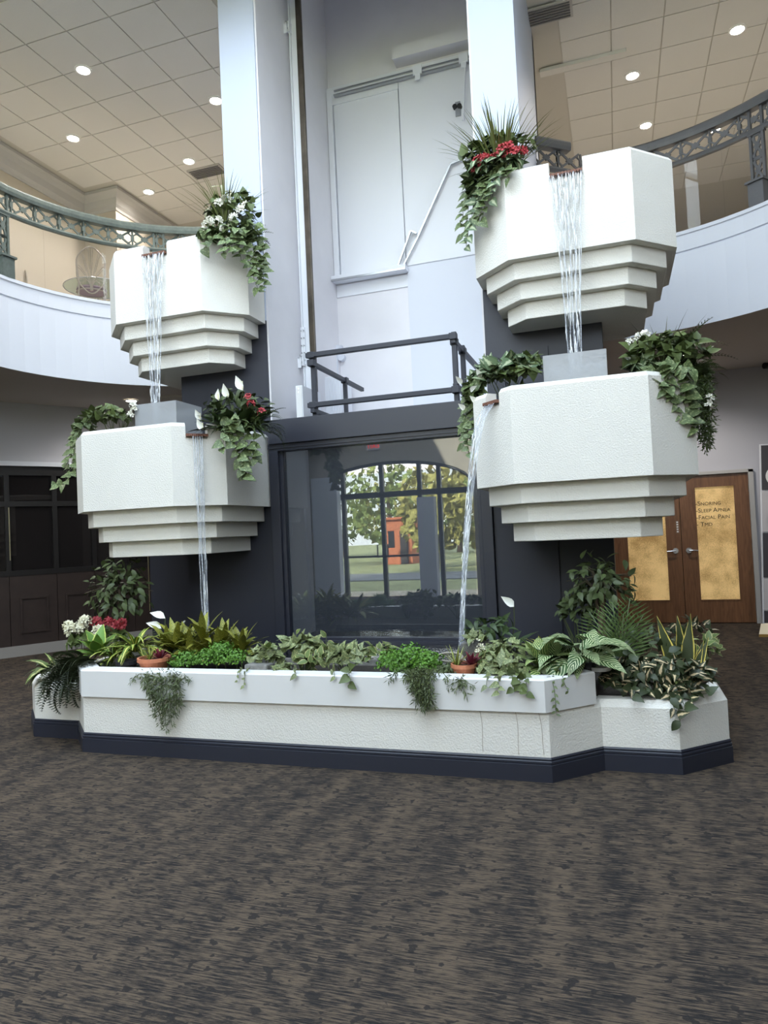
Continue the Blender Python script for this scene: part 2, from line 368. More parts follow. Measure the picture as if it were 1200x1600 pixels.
# street front with arched entrance behind the camera
AX, AW = -3.1, 2.1
fr = MB().box(-9.5, AX-AW, -8.2, -8, 0, 4.45).box(AX+AW, 9.5, -8.2, -8, 0, 4.45)
arc = [(AX+AW*math.cos(t), 2.75+.68*math.sin(t)) for t in [math.pi*k/16 for k in range(17)]]
for (xa,za),(xb,zb) in zip(arc, arc[1:]):
    fr.add([(xa,-8,za),(xb,-8,zb),(xb,-8,4.45),(xa,-8,4.45),(xa,-8.2,za),(xb,-8.2,zb),(xb,-8.2,4.45),(xa,-8.2,4.45)], [(0,1,2,3),(7,6,5,4),(0,4,5,1),(3,2,6,7)])
fr.box(-9.5,-9.1,-8.2,-8,4.45,7.9).box(9.1,9.5,-8.2,-8,4.45,7.9).box(-9.1,9.1,-8.2,-8,7.6,7.9)
struct(fr.build('wall_front', BEIGE))
w2 = struct(MB().box(-9.1,9.1,-8.16,-8.06,4.45,4.53).box(-9.1,9.1,-8.16,-8.06,7.52,7.6).build('window_2', DARKFRAME))
for k in range(11): MB().box(-9.1+1.82*k-.04,-9.1+1.82*k+.04,-8.16,-8.06,4.53,7.52).build('mullion', DARKFRAME, w2)
for k in range(10): MB().box(-9.1+1.82*k+.04,-9.1+1.82*(k+1)-.04,-8.12,-8.11,4.53,7.52).build('pane', PANE, w2)
d2 = MB()
for x in (-4.42,-3.36,-2.36,-1.86): d2.box(x-.05,x+.05,-8.16,-8.04,0,3.38)
d2.box(-5.2,-1.0,-8.16,-8.04,2.52,2.66).tube([(x,-8.1,z-.03) for x,z in arc], .05, 6)
d2 = struct(d2.build('door_2', DARKFRAME))
for xa, xb in ((-5.15,-4.47),(-4.37,-3.41),(-3.31,-2.41),(-2.31,-1.91),(-1.81,-1.05)):
    MB().box(xa,xb,-8.11,-8.1,.02,2.52).build('pane', PANE, d2); MB().box(xa,xb,-8.11,-8.1,2.66,3.15).build('transom_pane', PANE, d2)
for x in (-3.5,-3.22): MB().tube([(x,-8.04,1.0),(x,-7.94,1.0),(x,-7.94,1.32),(x,-8.04,1.32)], .016, 8).build('pull_handle', DARKFRAME, d2)
MB().box(-4.37,-3.41,-8.09,-8.04,1.0,1.05).box(-3.31,-2.41,-8.09,-8.04,1.0,1.05).build('push_bar', DARKFRAME, d2)
sbox('trim_3', PAINT, -5.15, -4.45, -7.95, -7.7, 0, 3.1)
sbox('trim_4', PAINT, -2.35, -1.92, -7.95, -7.7, 0, 2.45)
# outdoors seen mirrored in the pit glass
LAWN = mat('lawn', (150,152,104), .9, var=(1.5,.25)); GRAVEL = mat('gravel_path', (196,182,160), .9, var=(9,.2)); ROAD = mat('asphalt', (120,120,120), .9)
struct(MB().box(-60,60,-90,-8.2,-.25,-.1).build('ground_lawn', LAWN))
struct(MB().box(-40,40,-10.6,-8.3,-.1,-.08).build('path', GRAVEL))
struct(MB().box(-60,60,-19,-15,-.1,-.07).build('road', ROAD))

# navy piers, white columns and lift shaft
def pier(s):
    a = lambda x0, x1: (min(s*x0,s*x1), max(s*x0,s*x1))
    sd = 'right' if s > 0 else 'left'
    x = a(1.17, 2.245); sbox('pillar_base_'+sd, NAVY, x[0], x[1], 2.17, 3.3, 0, 3.95)
    x = a(1.17, 1.6); sbox('pillar_column_'+sd, COLUMN, x[0], x[1], 2.172, 4.4, 3.95, 9.4)
    x = a(1.15, 1.172); sbox('wall_shaft_'+sd, SHAFT, x[0], x[1], 2.19, 4.25, .3, 9.4)
pier(1); pier(-1)
xl = at(235, 900, 2.6).x
sbox('trim_5', NAVY, xl, -2.2, 2.6, 3.3, 0, 2.6)
sbox('trim_6', NAVY, 1.172, 1.755, 2.145, 2.2, 0, 3.3)  # added proud board; its edge puts the basin's shade line into the shape
sbox('wall_shaft_back', SHAFT, -1.6, 1.6, 4.25, 4.4, 2.6, 9.4)
sbox('wall_shaft_front', PAINT, -1.6, 1.6, 2.0, 2.17, 7.75, 9.4)
sbox('ceiling_shaft', SHAFT, -1.7, 1.7, 2.0, 4.5, 9.4, 9.5)
sbox('wall_pit_back', mat('pit_wall', (70,70,76), .8, bump=(20,.2)), -1.15, 1.15, 3.08, 3.2, .2, 2.78)
sbox('floor_pit', SOIL, -1.15, 1.15, 2.2, 3.1, .3, .5)
sbox('floor_lift_ledge', SHAFT, -1.145, 1.145, 3.1, 4.25, 2.70, 2.84)
# dark glazed pit front: stepped beam, frame, sill, glass
w3 = struct(MB().box(-1.145,1.145,2.06,2.42,2.60,2.853).build('window_3', NAVYM, bevel=.004))
MB().box(-1.165,1.165,2.09,2.24,2.555,2.60).build('head_moulding', NAVYM, w3)
MB().box(-1.165,1.165,2.10,2.24,2.53,2.555).build('head_moulding', NAVYM, w3)
for s in (-1, 1):
    a, b = sorted((s*1.165, s*1.06)); MB().box(a,b,2.1,2.24,.5,2.53).build('frame_jamb', NAVYM, w3, bevel=.004)
    a, b = sorted((s*1.06, s*1.02)); MB().box(a,b,2.14,2.22,.56,2.53).build('glazing_bead', NAVYM, w3)
MB().box(-1.165,1.165,2.08,2.24,.47,.545).build('sill', NAVYM, w3); MB().box(-1.06,1.06,2.13,2.22,.545,.572).build('glazing_bead', NAVYM, w3)
MB().box(-1.03,1.03,2.185,2.197,.565,2.54).build('pane', PITGLASS, w3)

# lower level: dark shop front on the left, plain walls, doors on the back wall
SP, SD = Vector((-6.566,3.661,0)), Vector((.5385,.8426,0)); SN = Vector((SD.y,-SD.x,0))   # SN faces the hall
def sfp(t, z, off=0): return SP + SD*t + SN*off + Vector((0,0,z))
def sft(px, py):                       # parameter along the shop front, height
    v = ray(px, py); k = (SP-CAM).dot(SN)/v.dot(SN); P = CAM+v*k; return (P-SP).dot(SD), P.z
def sfbox(mb, t0, t1, z0, z1, o0, o1):
    c = [sfp(t,z,o) for z in (z0,z1) for t,o in ((t0,o0),(t1,o0),(t1,o1),(t0,o1))]
    return mb.add(c, [(0,3,2,1),(4,5,6,7),(0,1,5,4),(1,2,6,5),(2,3,7,6),(3,0,4,7)])
struct(sfbox(MB(), -5.2, 4.35, 2.97, 3.88, -.1, 0).build('wall_left', LOWWALL))
sfw = struct(sfbox(MB(), -5.2, 4.35, 2.90, 2.97, -.1, .05).build('trim_7', PAINT))
struct(sfbox(MB(), -5.2, 4.35, 0, .16, -.1, .02).build('baseboard_left', BASEGREY))
w4 = struct(sfbox(sfbox(MB(), -5.2,4.35,2.76,2.9,-.08,0), -5.2,4.35,2.28,2.36,-.07,-.005).build('window_4', DARKFRAME))
sfbox(MB(), -5.2,4.35,1.22,1.30,-.08,0).build('sill_rail', DARKFRAME, w4)
ts = [-5.2,-3.6,-1.9] + [sft(x, 800)[0] for x in (11.5, 86, 146, 206)] + [4.3]
for t in ts: sfbox(MB(), t-.035,t+.035,1.3,2.76,-.075,-.002).build('mullion', DARKFRAME, w4)
for a, b in zip(ts, ts[1:]):
    sfbox(MB(), a+.035,b-.035,1.3,2.28,-.045,-.04).build('pane', DARKGLASS, w4)
    sfbox(MB(), a+.035,b-.035,2.36,2.76,-.045,-.04).build('pane', DARKGLASS, w4)
    pn = sfbox(MB(), a+.004,b-.004,.16,1.22,-.1,-.01).build('wood_panel', DARKWOOD, w4)
    wd = (b-a)*.6; c = (a+b)/2
    for t0,t1,z0,z1 in ((c-wd/2,c+wd/2,.34,.37),(c-wd/2,c+wd/2,.86,.89),(c-wd/2,c-wd/2+.03,.37,.86),(c+wd/2-.03,c+wd/2,.37,.86)):
        sfbox(MB(), t0,t1,z0,z1,-.01,.012).build('panel_moulding', DARKWOOD, w4)
for px, y0, y1 in ((13.5,793,876),(231,868,955)):
    t, z1 = sft(px, y0); _, z0 = sft(px, y1); sfbox(MB(), t-.006,t+.006,z0,z1,0,.006).build('bright_strip', GLEAM, w4)  # metal strips; the one by the pier stands in for light through a gap
struct(sfbox(MB(), -5.2, 4.35, 0, 2.9, -1.6, -1.5).build('wall_shop_back', mat('shop_dark', (52,48,47), .8)))
for px in (80, 117):
    t, _ = sft(px, 850); struct(sfbox(MB(), t-.09,t+.09,.1,2.2,-.75,-.6).build('trim_8', mat('shop_pilaster',(92,86,84),.6)))
wb = MB().box(-4.3,2.16,7.33,7.45,0,3.88).box(4.28,9.5,7.33,7.45,0,3.88).box(2.16,4.28,7.33,7.45,2.31,3.88)
struct(wb.build('wall_back', LOWWALL))
door = struct(MB().box(2.165,2.205,7.27,7.42,0,2.31).box(4.205,4.275,7.27,7.42,0,2.33).box(2.165,4.275,7.27,7.42,2.285,2.335).build('door_1', DOORTRIM, bevel=.003))
def leaf_door(x0, x1, side):
    g0, g1, z0, z1 = (x0+.225, x1-.20, .36, 2.10) if side > 0 else (x0+.22, x1-.21, .36, 2.10)
    lf = MB().box(x0,g0,7.31,7.355,.012,2.28).box(g1,x1,7.31,7.355,.012,2.28).box(g0,g1,7.31,7.355,.012,z0).box(g0,g1,7.31,7.355,z1,2.28).build('door_leaf', WOOD, door)
    MB().box(g0,g1,7.328,7.338,z0,z1).build('frosted_pane', GLOWGLASS, lf)
    MB().box(g0-.015,g1+.015,7.304,7.312,z0-.015,z0+.004).box(g0-.015,g1+.015,7.304,7.312,z1-.004,z1+.015).box(g0-.015,g0+.004,7.304,7.312,z0,z1).box(g1-.004,g1+.015,7.304,7.312,z0,z1).build('glass_bead', WOOD, lf)
    hx = x1-.09 if side < 0 else x0+.095; dx = -1 if side < 0 else 1
    h = MB().tube([(hx,7.31,1.13),(hx,7.297,1.13)], .043, 18).tube([(hx,7.297,1.13),(hx,7.25,1.13)], .014, 10).tube([(hx,7.25,1.13),(hx+dx*.05,7.247,1.128),(hx+dx*.13,7.252,1.122)], .012, 8)
    h.build('lever_handle', CHROME, lf, smooth=False)
    return lf
L1 = leaf_door(2.207, 3.218, -1); L2 = leaf_door(3.226, 4.203, 1)
for z in (.25, 1.15, 2.05): MB().tube([(4.208,7.30,z-.06),(4.208,7.30,z+.06)], .011, 8).build('hinge', HINGE, door)
def text_mesh(name, body, size, mat_, parent, M, small=True, extrude=.0015, align='LEFT'):
    cu = bpy.data.curves.new(name, 'FONT'); cu.body = body; cu.size = size; cu.extrude = extrude; cu.align_x = align
    if small:
        cu.small_caps_scale = .78
        for i, ch in enumerate(body): cu.body_format[i].use_small_caps = ch.islower()
    o = bpy.data.objects.new(name, cu); col.objects.link(o); dg = bpy.context.evaluated_depsgraph_get(); dg.update()
    me = bpy.data.meshes.new_from_object(o.evaluated_get(dg)); bpy.data.objects.remove(o)
    me.materials.clear(); me.materials.append(mat_); return inst(name, me, parent, M)
RX = Matrix.Rotation(R(90), 4, 'X')
for k, s in enumerate(('-Snoring', '-Sleep Apnea', '-Facial Pain', '- Tmd')):
    text_mesh('door_lettering', s, .094, LETTER, L2, Matrix.Translation((3.452, 7.326, 1.815-.107*k)) @ RX)
MB().box(3.152,3.196,7.306,7.31,1.40,1.60).build('push_sign', mat('clear_sign',(120,92,72),.3), L1)
for k in range(5): MB().box(3.162,3.188,7.303,7.307,1.415+k*.037,1.437+k*.037).build('sign_mark', WHITEPL, L1)
# ------------------------------------------------------------------ planter and basins
def onz(px, py, z):
    v = ray(px, py); return CAM + v*((z-CAM.z)/v.z)
def vessel(pts, tops, zb, thick=.11, depth=.2, bev=(.025,.035), closed=True):
    """hollow walled vessel; tops[i] is the rim height of segment i -> i+1"""
    mb = MB(); n = len(pts); ns = n if closed else n-1
    o = [Vector(p) for p in pts]; bo = offset(pts, -bev[0], closed); io = offset(pts, -thick, closed)
    for i in range(ns):
        j = (i+1) % n; T = tops[i]
        rows = [[(o[k].x,o[k].y,zb),(o[k].x,o[k].y,T-bev[1]),(bo[k][0],bo[k][1],T),(io[k][0],io[k][1],T),(io[k][0],io[k][1],max(T-depth,zb))] for k in (i,j)]
        mb.add(rows[0]+rows[1], [(q,5+q,6+q,1+q) for q in range(4)])
    for i in range(n):
        a, b = tops[i-1], tops[i % ns]
        if closed and abs(a-b) > 1e-6:
            lo, hi = min(a,b), max(a,b)
            mb.add([(o[i].x,o[i].y,lo-bev[1]),(o[i].x,o[i].y,hi-bev[1]),(bo[i][0],bo[i][1],hi),(io[i][0],io[i][1],hi),(io[i][0],io[i][1],lo),(bo[i][0],bo[i][1],lo)], [(0,1,2,3,4,5)])
    if closed: mb.add([(p.x,p.y,zb) for p in o], [tuple(reversed(range(n)))])
    return mb
def mir(pts, s): return pts if s > 0 else [(-x,y) for x,y in reversed(pts)]
UPP = [(1.175,2.168),(1.175,1.823),(1.515,1.492),(2.551,1.492),(2.886,1.827),(2.886,2.82),(2.55,3.15),(2.247,3.15),(2.247,2.168)]
LOP = [(1.189,2.168),(1.189,1.28),(1.544,.935),(2.555,.935),(2.889,1.235),(2.889,2.75),(2.55,3.09),(2.247,3.09),(2.247,2.168)]
def basin(s, base, ztop, zs, ti, notch, nd, label):
    """notch = (segment index on the right-hand polygon, fraction0, fraction1)"""
    def inset(d):                       # shrink the outline but keep it against the pier
        o = offset(base, -d, True); o[0] = (o[0][0], 2.168); o[-1] = (2.247, 2.168); o[-2] = (2.247, o[-2][1]); return mir(o, s)
    seg, f0, f1 = notch; P = [Vector(p) for p in base]
    a, b = P[seg], P[seg+1]; q0, q1 = a.lerp(b, f0), a.lerp(b, f1)
    pts = [tuple(p) for p in P[:seg+1]]+[tuple(q0), tuple(q1)]+[tuple(p) for p in P[seg+1:]]
    tops = [ztop]*len(pts); tops[seg+1] = ztop-nd
    if s < 0: pts = mir(pts, s); tops = list(reversed(tops[:-1]))+[tops[-1]]
    cx = s*2.03; root = thing('fountain_basin', label, 'basin', (cx, base[2][1]+.6, zs[-1]))
    vessel(pts, tops, zs[0]).build('shell', STUCCO, root)
    MB().prism(inset(.105), ztop-.24, ztop-.16).build('basin_floor', SOIL, root)
    for k in range(3):
        MB().prism(inset(ti*(k+1)), zs[k+1], zs[k]-.0).build('stepped_tier', STUCCO, root, bevel=.006)
    # rusty weir lip in the notch
    q0, q1 = Vector((s*q0.x,q0.y,0)), Vector((s*q1.x,q1.y,0)); d = (q1-q0).normalized()
    nrm = Vector((d.y,-d.x,0)) if s > 0 else Vector((-d.y,d.x,0)); zl = ztop-nd
    lip = MB(); n = 11
    lip.bar(q0+d*.004+nrm*(-.03)+Vector((0,0,zl+.006)), q1-d*.004+nrm*(-.03)+Vector((0,0,zl+.006)), .12, .012)
    for k in range(n):
        c = q0.lerp(q1, (k+.5)/n)+Vector((0,0,zl+.002)); lip.bar(c+nrm*.0, c+nrm*.034, .016, .024)
    lip.build('weir_lip', BROWNEDGE, root)
    return q0.lerp(q1,.5)+Vector((0,0,zl))+nrm*.03, nrm, (q1-q0).length
UZ = [3.912,3.761,3.609,3.456]; LZ = [1.952,1.798,1.649,1.497]
wUR = basin(1, UPP, 4.691, UZ, .085, (2,.365,.63), .135, 'upper white stepped basin on the right column with red flowers at its rim')
wUL = basin(-1, UPP, 4.691, UZ, .085, (2,.375,.65), .13, 'upper white stepped basin on the left column with white flowers at its rim')
wLR = basin(1, LOP, 2.722, LZ, .089, (1,.36,.72), .10, 'lower white stepped basin beside the pale double door, spilling a thin arc of water')
wLL = basin(-1, LOP, 2.722, LZ, .089, (1,.33,.74), .12, 'lower white stepped basin left of the dark glass pit, overflowing down its corner face')

pl = thing('fountain_planter', 'long low white planter wall with navy base around the fountain foot', 'planter', (0,.9,0))
H = [(1.808,.015),(2.119,.31),(2.590,.31),(2.915,.61),(2.915,3.0)]
fullp = [(-x,y) for x,y in reversed(H)] + H
tops = [.45]*len(fullp)
body = vessel(fullp, [.455]*(len(fullp)-1), .06, thick=.13, depth=.2, bev=(.035,.045), closed=False)
body.build('planter_wall', STUCCO, pl)
capo = [(-2.085,.277),(-1.79,-.005),(1.79,-.005),(2.085,.277)]
MB().sweep(capo, [(-.13,.40),(.012,.44),(.012,.640),(.0,.648),(-.13,.648),(-.13,.40)]).build('cap_board', CAP, pl)
MB().sweep(fullp, [(-.01,0),(.016,0),(.016,.105),(.010,.108),(.013,.116),(.013,.126),(.006,.132),(.010,.142),(.003,.152),(-.01,.152)]).build('baseboard', NAVYM, pl)
soilpoly = [(x, min(y, 2.05)) for x, y in offset(fullp, -.1)]
MB().prism(soilpoly, .30, .40).build('soil', SOIL, pl)
MB().prism([(-1.75,.12),(1.75,.12),(2.1,.42),(2.1,2.04),(-2.1,2.04),(-2.1,.42)], .39, .50).build('soil', SOIL, pl)
# hairline cracks in the render on the right front corner
CRK = mat('crack', (150,136,120), .9)
for x, za, zb in ((1.60,.44,.16),(1.745,.44,.17),(1.37,.43,.17)):
    pts = [(x+.006*math.sin(7*k)+(.004*k if x > 1.7 else .002*k), .0135, za+(zb-za)*k/7) for k in range(8)]
    MB().tube(pts, .0016, 4).build('crack', CRK, pl)
pw = thing('pond', 'dark still water behind the planter below the glass pit front', 'water', (0,1.5,.5))
MB().box(-.95,1.1,1.15,2.05,.501,.515).build('water_surface', POOL, pw)
MB().sweep([(-.97,1.13),(1.12,1.13)], [(0,.5),(.04,.5),(.04,.55),(0,.55)]).build('pond_edge', STONE, pw)

def acrylic(x0, x1, y0, y1, z0, z1, label):
    t = thing('splash_box', label, 'splash box', ((x0+x1)/2,(y0+y1)/2,z0))
    w = .012
    for b in ((x0,x1,y0,y0+w),(x0,x1,y1-w,y1)): MB().box(*b, z0, z1).build('clear_panel', ACRYLIC, t)
    for b in ((x0,x0+w,y0+w,y1-w),(x1-w,x1,y0+w,y1-w)): MB().box(*b, z0, z1).build('clear_panel', ACRYLIC, t)
acrylic(1.785, 2.275, 1.22, 1.66, 2.563, 2.985, 'clear acrylic splash box standing in the lower right basin')
acrylic(-2.15, -1.675, 1.22, 1.66, 2.563, 2.985, 'clear acrylic splash box standing in the lower left basin')

def waterfall(label, start, nrm, w0, w1, zend, throw, n, grp=None, hug=0, r=.005):
    t = thing('waterfall', label, 'waterfall', (start.x, start.y, zend)); q = random.Random(int(start.x*100)+5)
    side = Vector((-nrm.y, nrm.x, 0)); mb = MB(); drop = start.z-zend
    def at_f(f, u, ph):
        wd = w0+(w1-w0)*f**.8
        return start+side*(u*wd/2+.004*math.sin(9*f+ph)*(.4+f))+nrm*(throw*math.sqrt(f)+.005*math.sin(5*f+ph*2))-Vector((0,0,drop*f))
    for k in range(n):                                  # bright broken streaks
        u = q.uniform(-1,1); ph = q.uniform(0,6.28); a = (q.random()**1.8 if hug == 0 else q.random())*.88; ln = q.uniform(.02,.10); m_ = 5
        mb.tube([at_f(min(.99,a+ln*i/m_), u, ph)+nrm*q.uniform(-.003,.006)+side*q.uniform(-.002,.002) for i in range(m_+1)], [r*x*q.uniform(.6,1.2) for x in (.25,.8,1,.9,.6,.2)], 4)
    mb.build('water_streak', WATER, t, smooth=True)['kind'] = 'stuff'
    rp = MB()
    for k in range(5):                                  # clear ropes running the whole fall
        u = -.95+1.9*k/4; ph = q.uniform(0,6.28)
        rp.tube([at_f(i/18, u, ph)+side*q.uniform(-.004,.004) for i in range(19)], [r*q.uniform(.8,1.5) for i in range(19)], 6)
    rp.build('water_strand', ROPE, t, smooth=True)['kind'] = 'stuff'
    sh = MB(); prev = None                             # the thin sheet the strands run in
    for i in range(13):
        f = i/12; wd = w0+(w1-w0)*f**.8
        c = start+nrm*(throw*math.sqrt(f))-Vector((0,0,drop*f)); row = [c+side*(wd/2*x)+nrm*(.012*math.cos(x*8+f*11)) for x in (-1,-.5,0,.5,1)]
        b0 = len(sh.v); sh.v += [tuple(p) for p in row]
        if prev is not None: sh.f += [(prev+j, prev+j+1, b0+j+1, b0+j) for j in range(4)]
        prev = b0
    sh.build('water_sheet', FILM, t, smooth=True)
waterfall('wide glassy waterfall from the upper right basin into the clear box', wUR[0], wUR[1], .27, .07, 2.62, .05, 190)
waterfall('wide glassy waterfall from the upper left basin into the clear box', wUL[0], wUL[1], .27, .06, 2.62, .05, 190)
waterfall('narrow stream arcing out of the lower right basin past the dark glass', wLR[0]+Vector((0,0,-.01)), wLR[1], .12, .05, .5, .40, 60, r=.005, hug=1)
waterfall('narrow stream running down the corner of the lower left basin', wLL[0]+Vector((0,0,-.01)), wLL[1], .09, .04, .5, .06, 20, r=.005, hug=1)

# ------------------------------------------------------------------ lift shaft fittings
g = thing('guard_rail', 'dark pipe guard rail standing on the beam over the glass pit', 'railing', (0,2.35,2.853))
XL, XR, YF = -.715, .83, 2.35
for x in (XL, XR): MB().box(x-.05,x+.05,2.42,3.12,2.79,2.85).build('base_channel', BLACKPIPE, g)
def pipe(a, b, w=.052, name='rail_pipe'): MB().bar(a, b, w, w).build(name, BLACKPIPE, g, bevel=.006)
pipe((XL,YF,2.845),(XL,YF,3.57),name='post'); pipe((XR,YF,2.845),(XR,YF,3.60),name='post')
def onx(px, py, X):
    v = ray(px, py); return CAM+v*((X-CAM.x)/v.x)
pb = onx(538, 574, XL); ye = onx(566, 604, XL).y
pipe((XL,pb.y,2.845),(XL,pb.y,3.44),.046,'post')
pipe((XL-.06,YF-.05,3.545),(XR+.03,YF-.05,3.545)); pipe((XL-.06,YF-.05,3.01),(XR+.03,YF-.05,3.01))
pipe((XL-.0,YF-.08,3.46),(XL-.0,ye,3.46),.048); pipe((XL,YF-.08,2.95),(XL,ye,2.95),.048)
pipe((XR,YF-.06,3.50),(XR,3.55,3.50),.05); pipe((XR,YF-.06,3.05),(XR,3.55,3.05),.05); pipe((XR,2.75,2.845),(XR,2.75,3.56),.05,'post')
for p in ((XL,YF-.04,3.545),(XL,YF-.04,3.01),(XR,YF-.04,3.545),(XR,YF-.04,3.01),(XL,YF-.05,3.46),(XR,YF,3.50),(XR,2.75,3.50),(XL,pb.y,3.46)):
    MB().box(p[0]-.038,p[0]+.038,p[1]-.038,p[1]+.038,p[2]-.034,p[2]+.034).build('clamp', BLACKPIPE, g, bevel=.005)

gr = thing('guide_rail', 'tall steel lift guide rail bracketed to the left shaft wall', 'guide rail', (-1.1,3.0,2.84))
x0, x1, x2 = at(457,100,3.0).x, at(465.5,100,3.0).x, at(473.5,100,3.0).x
MB().box(x0,x1,3.0,3.012,2.9,9.3).box(x0-.012,x0,2.96,3.04,2.9,9.3).build('rail_web', WHITEMETAL, gr)
MB().box(x1,x2,2.985,3.03,3.3,9.3).build('rail_blade', DARKSTEEL, gr, bevel=.004)
def bracket(z):
    MB().box(-1.168,x0-.01,2.9,3.08,z-.006,z+.006).box(-1.168,x0-.01,2.9,2.908,z-.12,z).box(-1.168,-1.16,2.9,3.08,z-.12,z).box(x0-.02,x0+.01,2.93,3.06,z-.09,z+.04).build('bracket', WHITEMETAL, gr)
    for dz in (-.05,.02): MB().tube([(x0-.02,2.93,z+dz),(x0-.02,2.905,z+dz)], .012, 6).build('bolt', STEEL, gr)
bracket(at(450,45,3.0).z); bracket(at(470,562,3.0).z)
zf0, zf1 = at(475,570,3.0).z, at(475,512,3.0).z
MB().box(x0-.03,x0+.02,2.97,2.985,zf0,zf1).build('splice_plate', WHITEMETAL, gr)
for k in range(5):
    z = zf0+(k+.5)*(zf1-zf0)/5
    for dx in (-.02,.01): MB().tube([(x0+dx,2.97,z),(x0+dx,2.955,z)], .007, 6).build('bolt', STEEL, gr)

cb = thing('control_box', 'slim white switch box at the foot of the lift guide rail', 'box', (-1.12,2.6,2.853))
xa, xb = at(463,640,2.45).x, at(474,640,2.45).x; zt = at(468,602,2.45).z
MB().box(xa,xb,2.45,2.95,2.845,zt).build('housing', WHITEMETAL, cb, bevel=.006)
MB().box(xa+.01,xb-.01,2.442,2.45,2.86,zt-.012).build('cover', WHITEPL, cb)
for k in range(2): MB().tube([((xa+xb)/2,2.442,zt-.04-.035*k),((xa+xb)/2,2.436,zt-.04-.035*k)], .008, 8).build('indicator', CHROME, cb)
hc = thing('steel_cabinet', 'pale metal cabinet behind the dark guard rail posts', 'cabinet', (-.8,3.7,2.84))
xa, xb = at(499,620,3.7).x, at(533,620,3.7).x; zt = at(510,589,3.7).z
MB().box(xa,xb,3.7,4.1,2.84,zt).build('housing', WHITEMETAL, hc, bevel=.01)
MB().box(xa+.04,(xa+xb)/2,3.69,3.7,2.88,zt-.04).build('cabinet_door', WHITEMETAL, hc, bevel=.004)
for k in range(3): MB().box((xa+xb)/2+.02+.045*k,(xa+xb)/2+.04+.045*k,3.685,3.7,2.86,zt-.03).build('rib', WHITEMETAL, hc)
cd = thing('conduit_pipe', 'white conduit rising behind the guard rail to a wall elbow', 'pipe', (-.75,4.15,2.84))
xp = at(524,560,4.15).x; zt = at(524,543,4.15).z
MB().tube([(xp,4.15,2.85),(xp,4.15,zt-.06),(xp+.02,4.16,zt),(xp+.06,4.24,zt+.01)], .035, 12).build('pipe', PAINT, cd, smooth=True)
MB().tube([(xp+.07,4.17,zt-.13),(xp+.07,4.25,zt-.13)], .05, 12).build('flange', PAINT, cd)

ed = thing('lift_door', 'white steel lift door with overhead track on the shaft back wall', 'door', (-.2,4.2,5.03))
def wq(mb, p, y0=4.2, y1=4.25):        # rectangle given by two pixel corners on the back wall
    a, b = at(p[0],p[1],y0), at(p[2],p[3],y0)
    return mb.box(min(a.x,b.x),max(a.x,b.x),y0,y1,min(a.z,b.z),max(a.z,b.z))
zT = 7.55; xA, xB, xC = -1.145, -.12, 1.14
MB().box(xA,xA+.075,4.17,4.25,5.06,zT+.1).box(xA+.075,xC,4.17,4.25,zT-.0,zT+.1).build('frame', WHITEMETAL, ed, bevel=.004)
MB().box(xA+.085,xB-.03,4.205,4.25,5.07,zT-.12).build('door_panel', WHITEMETAL, ed, bevel=.004)
MB().box(xA+.075,xB-.02,4.19,4.25,zT-.12,zT-.0).build('frame_head', WHITEMETAL, ed)
MB().box(xB-.015,xC,4.195,4.25,5.08,zT-.002).build('door_panel', WHITEMETAL, ed, bevel=.004)
MB().box(xA-.02,xC,4.205,4.25,zT+.10,zT+.13).box(xA-.02,xC,4.195,4.205,zT+.07,zT+.125).build('track_hood', WHITEMETAL, ed)
MB().box(xA+.12,xC,4.145,4.17,zT+.035,zT+.05).box(xA+.12,xC,4.12,4.17,zT-.04,zT-.022).build('track_rail', STEEL, ed)
for px, py in ((653,124),(725,108)):
    p = at(px,py,4.12); MB().prism([(p.x-.06,4.10),(p.x+.06,4.10),(p.x+.06,4.12),(p.x-.06,4.12)], zT-.05, zT+.07).box(p.x-.035,p.x+.035,4.10,4.12,zT-.12,zT-.05).build('hanger', WHITEMETAL, ed, bevel=.004)
MB().box(xA-.03,xB,4.06,4.25,5.0,5.06).build('sill', WHITEMETAL, ed, bevel=.003); MB().box(xA,xB,4.05,4.07,4.985,5.01).build('sill_lip', STEEL, ed); MB().box(xA,xB,4.23,4.25,4.82,4.98).build('apron', WHITEMETAL, ed, bevel=.003)
MB().box(-.14,xC,4.215,4.25,2.84,5.08).build('fascia_plate', PAINT, ed, bevel=.002)
P = [at(x,y,4.15) for x,y in ((722,249),(704,257),(653,371),(630,416))]
MB().bar(P[0],P[1],.02,.035,(0,1,0)).build('link_arm', STEEL, ed); MB().bar(P[1],P[2],.02,.03,(0,1,0)).bar(P[2],P[3],.018,.022,(0,1,0)).build('link_arm', STEEL, ed)
Q = [at(x,y,4.14) for x,y in ((622,416),(642,361),(651,365))]
MB().bar(Q[0],Q[1],.02,.03,(0,1,0)).bar(Q[1],Q[2],.02,.03,(0,1,0)).build('link_arm', STEEL, ed)
Q = [at(x,y,4.12) for x,y in ((726.5,103),(723,188))]
MB().bar(Q[0],Q[1],.02,.03,(0,1,0)).build('release_bar', WHITEMETAL, ed)
for px, py in ((710.8,167),(718,166)):
    p = at(px,py,4.17); MB().tube([p+Vector((0,.025,0)), p+Vector((0,-.02,0))], .03, 14).build('lock_roller', BLACK, ed)
MB().box(*[c for c in (at(712,176,4.19).x, at(720,176,4.19).x)], 4.17, 4.2, at(715,182,4.19).z, at(715,160,4.19).z).build('lock_plate', STEEL, ed)
hb = struct(MB().box(-.16,1.15,4.05,4.25,7.74,7.90).build('trim_9', SHAFT))

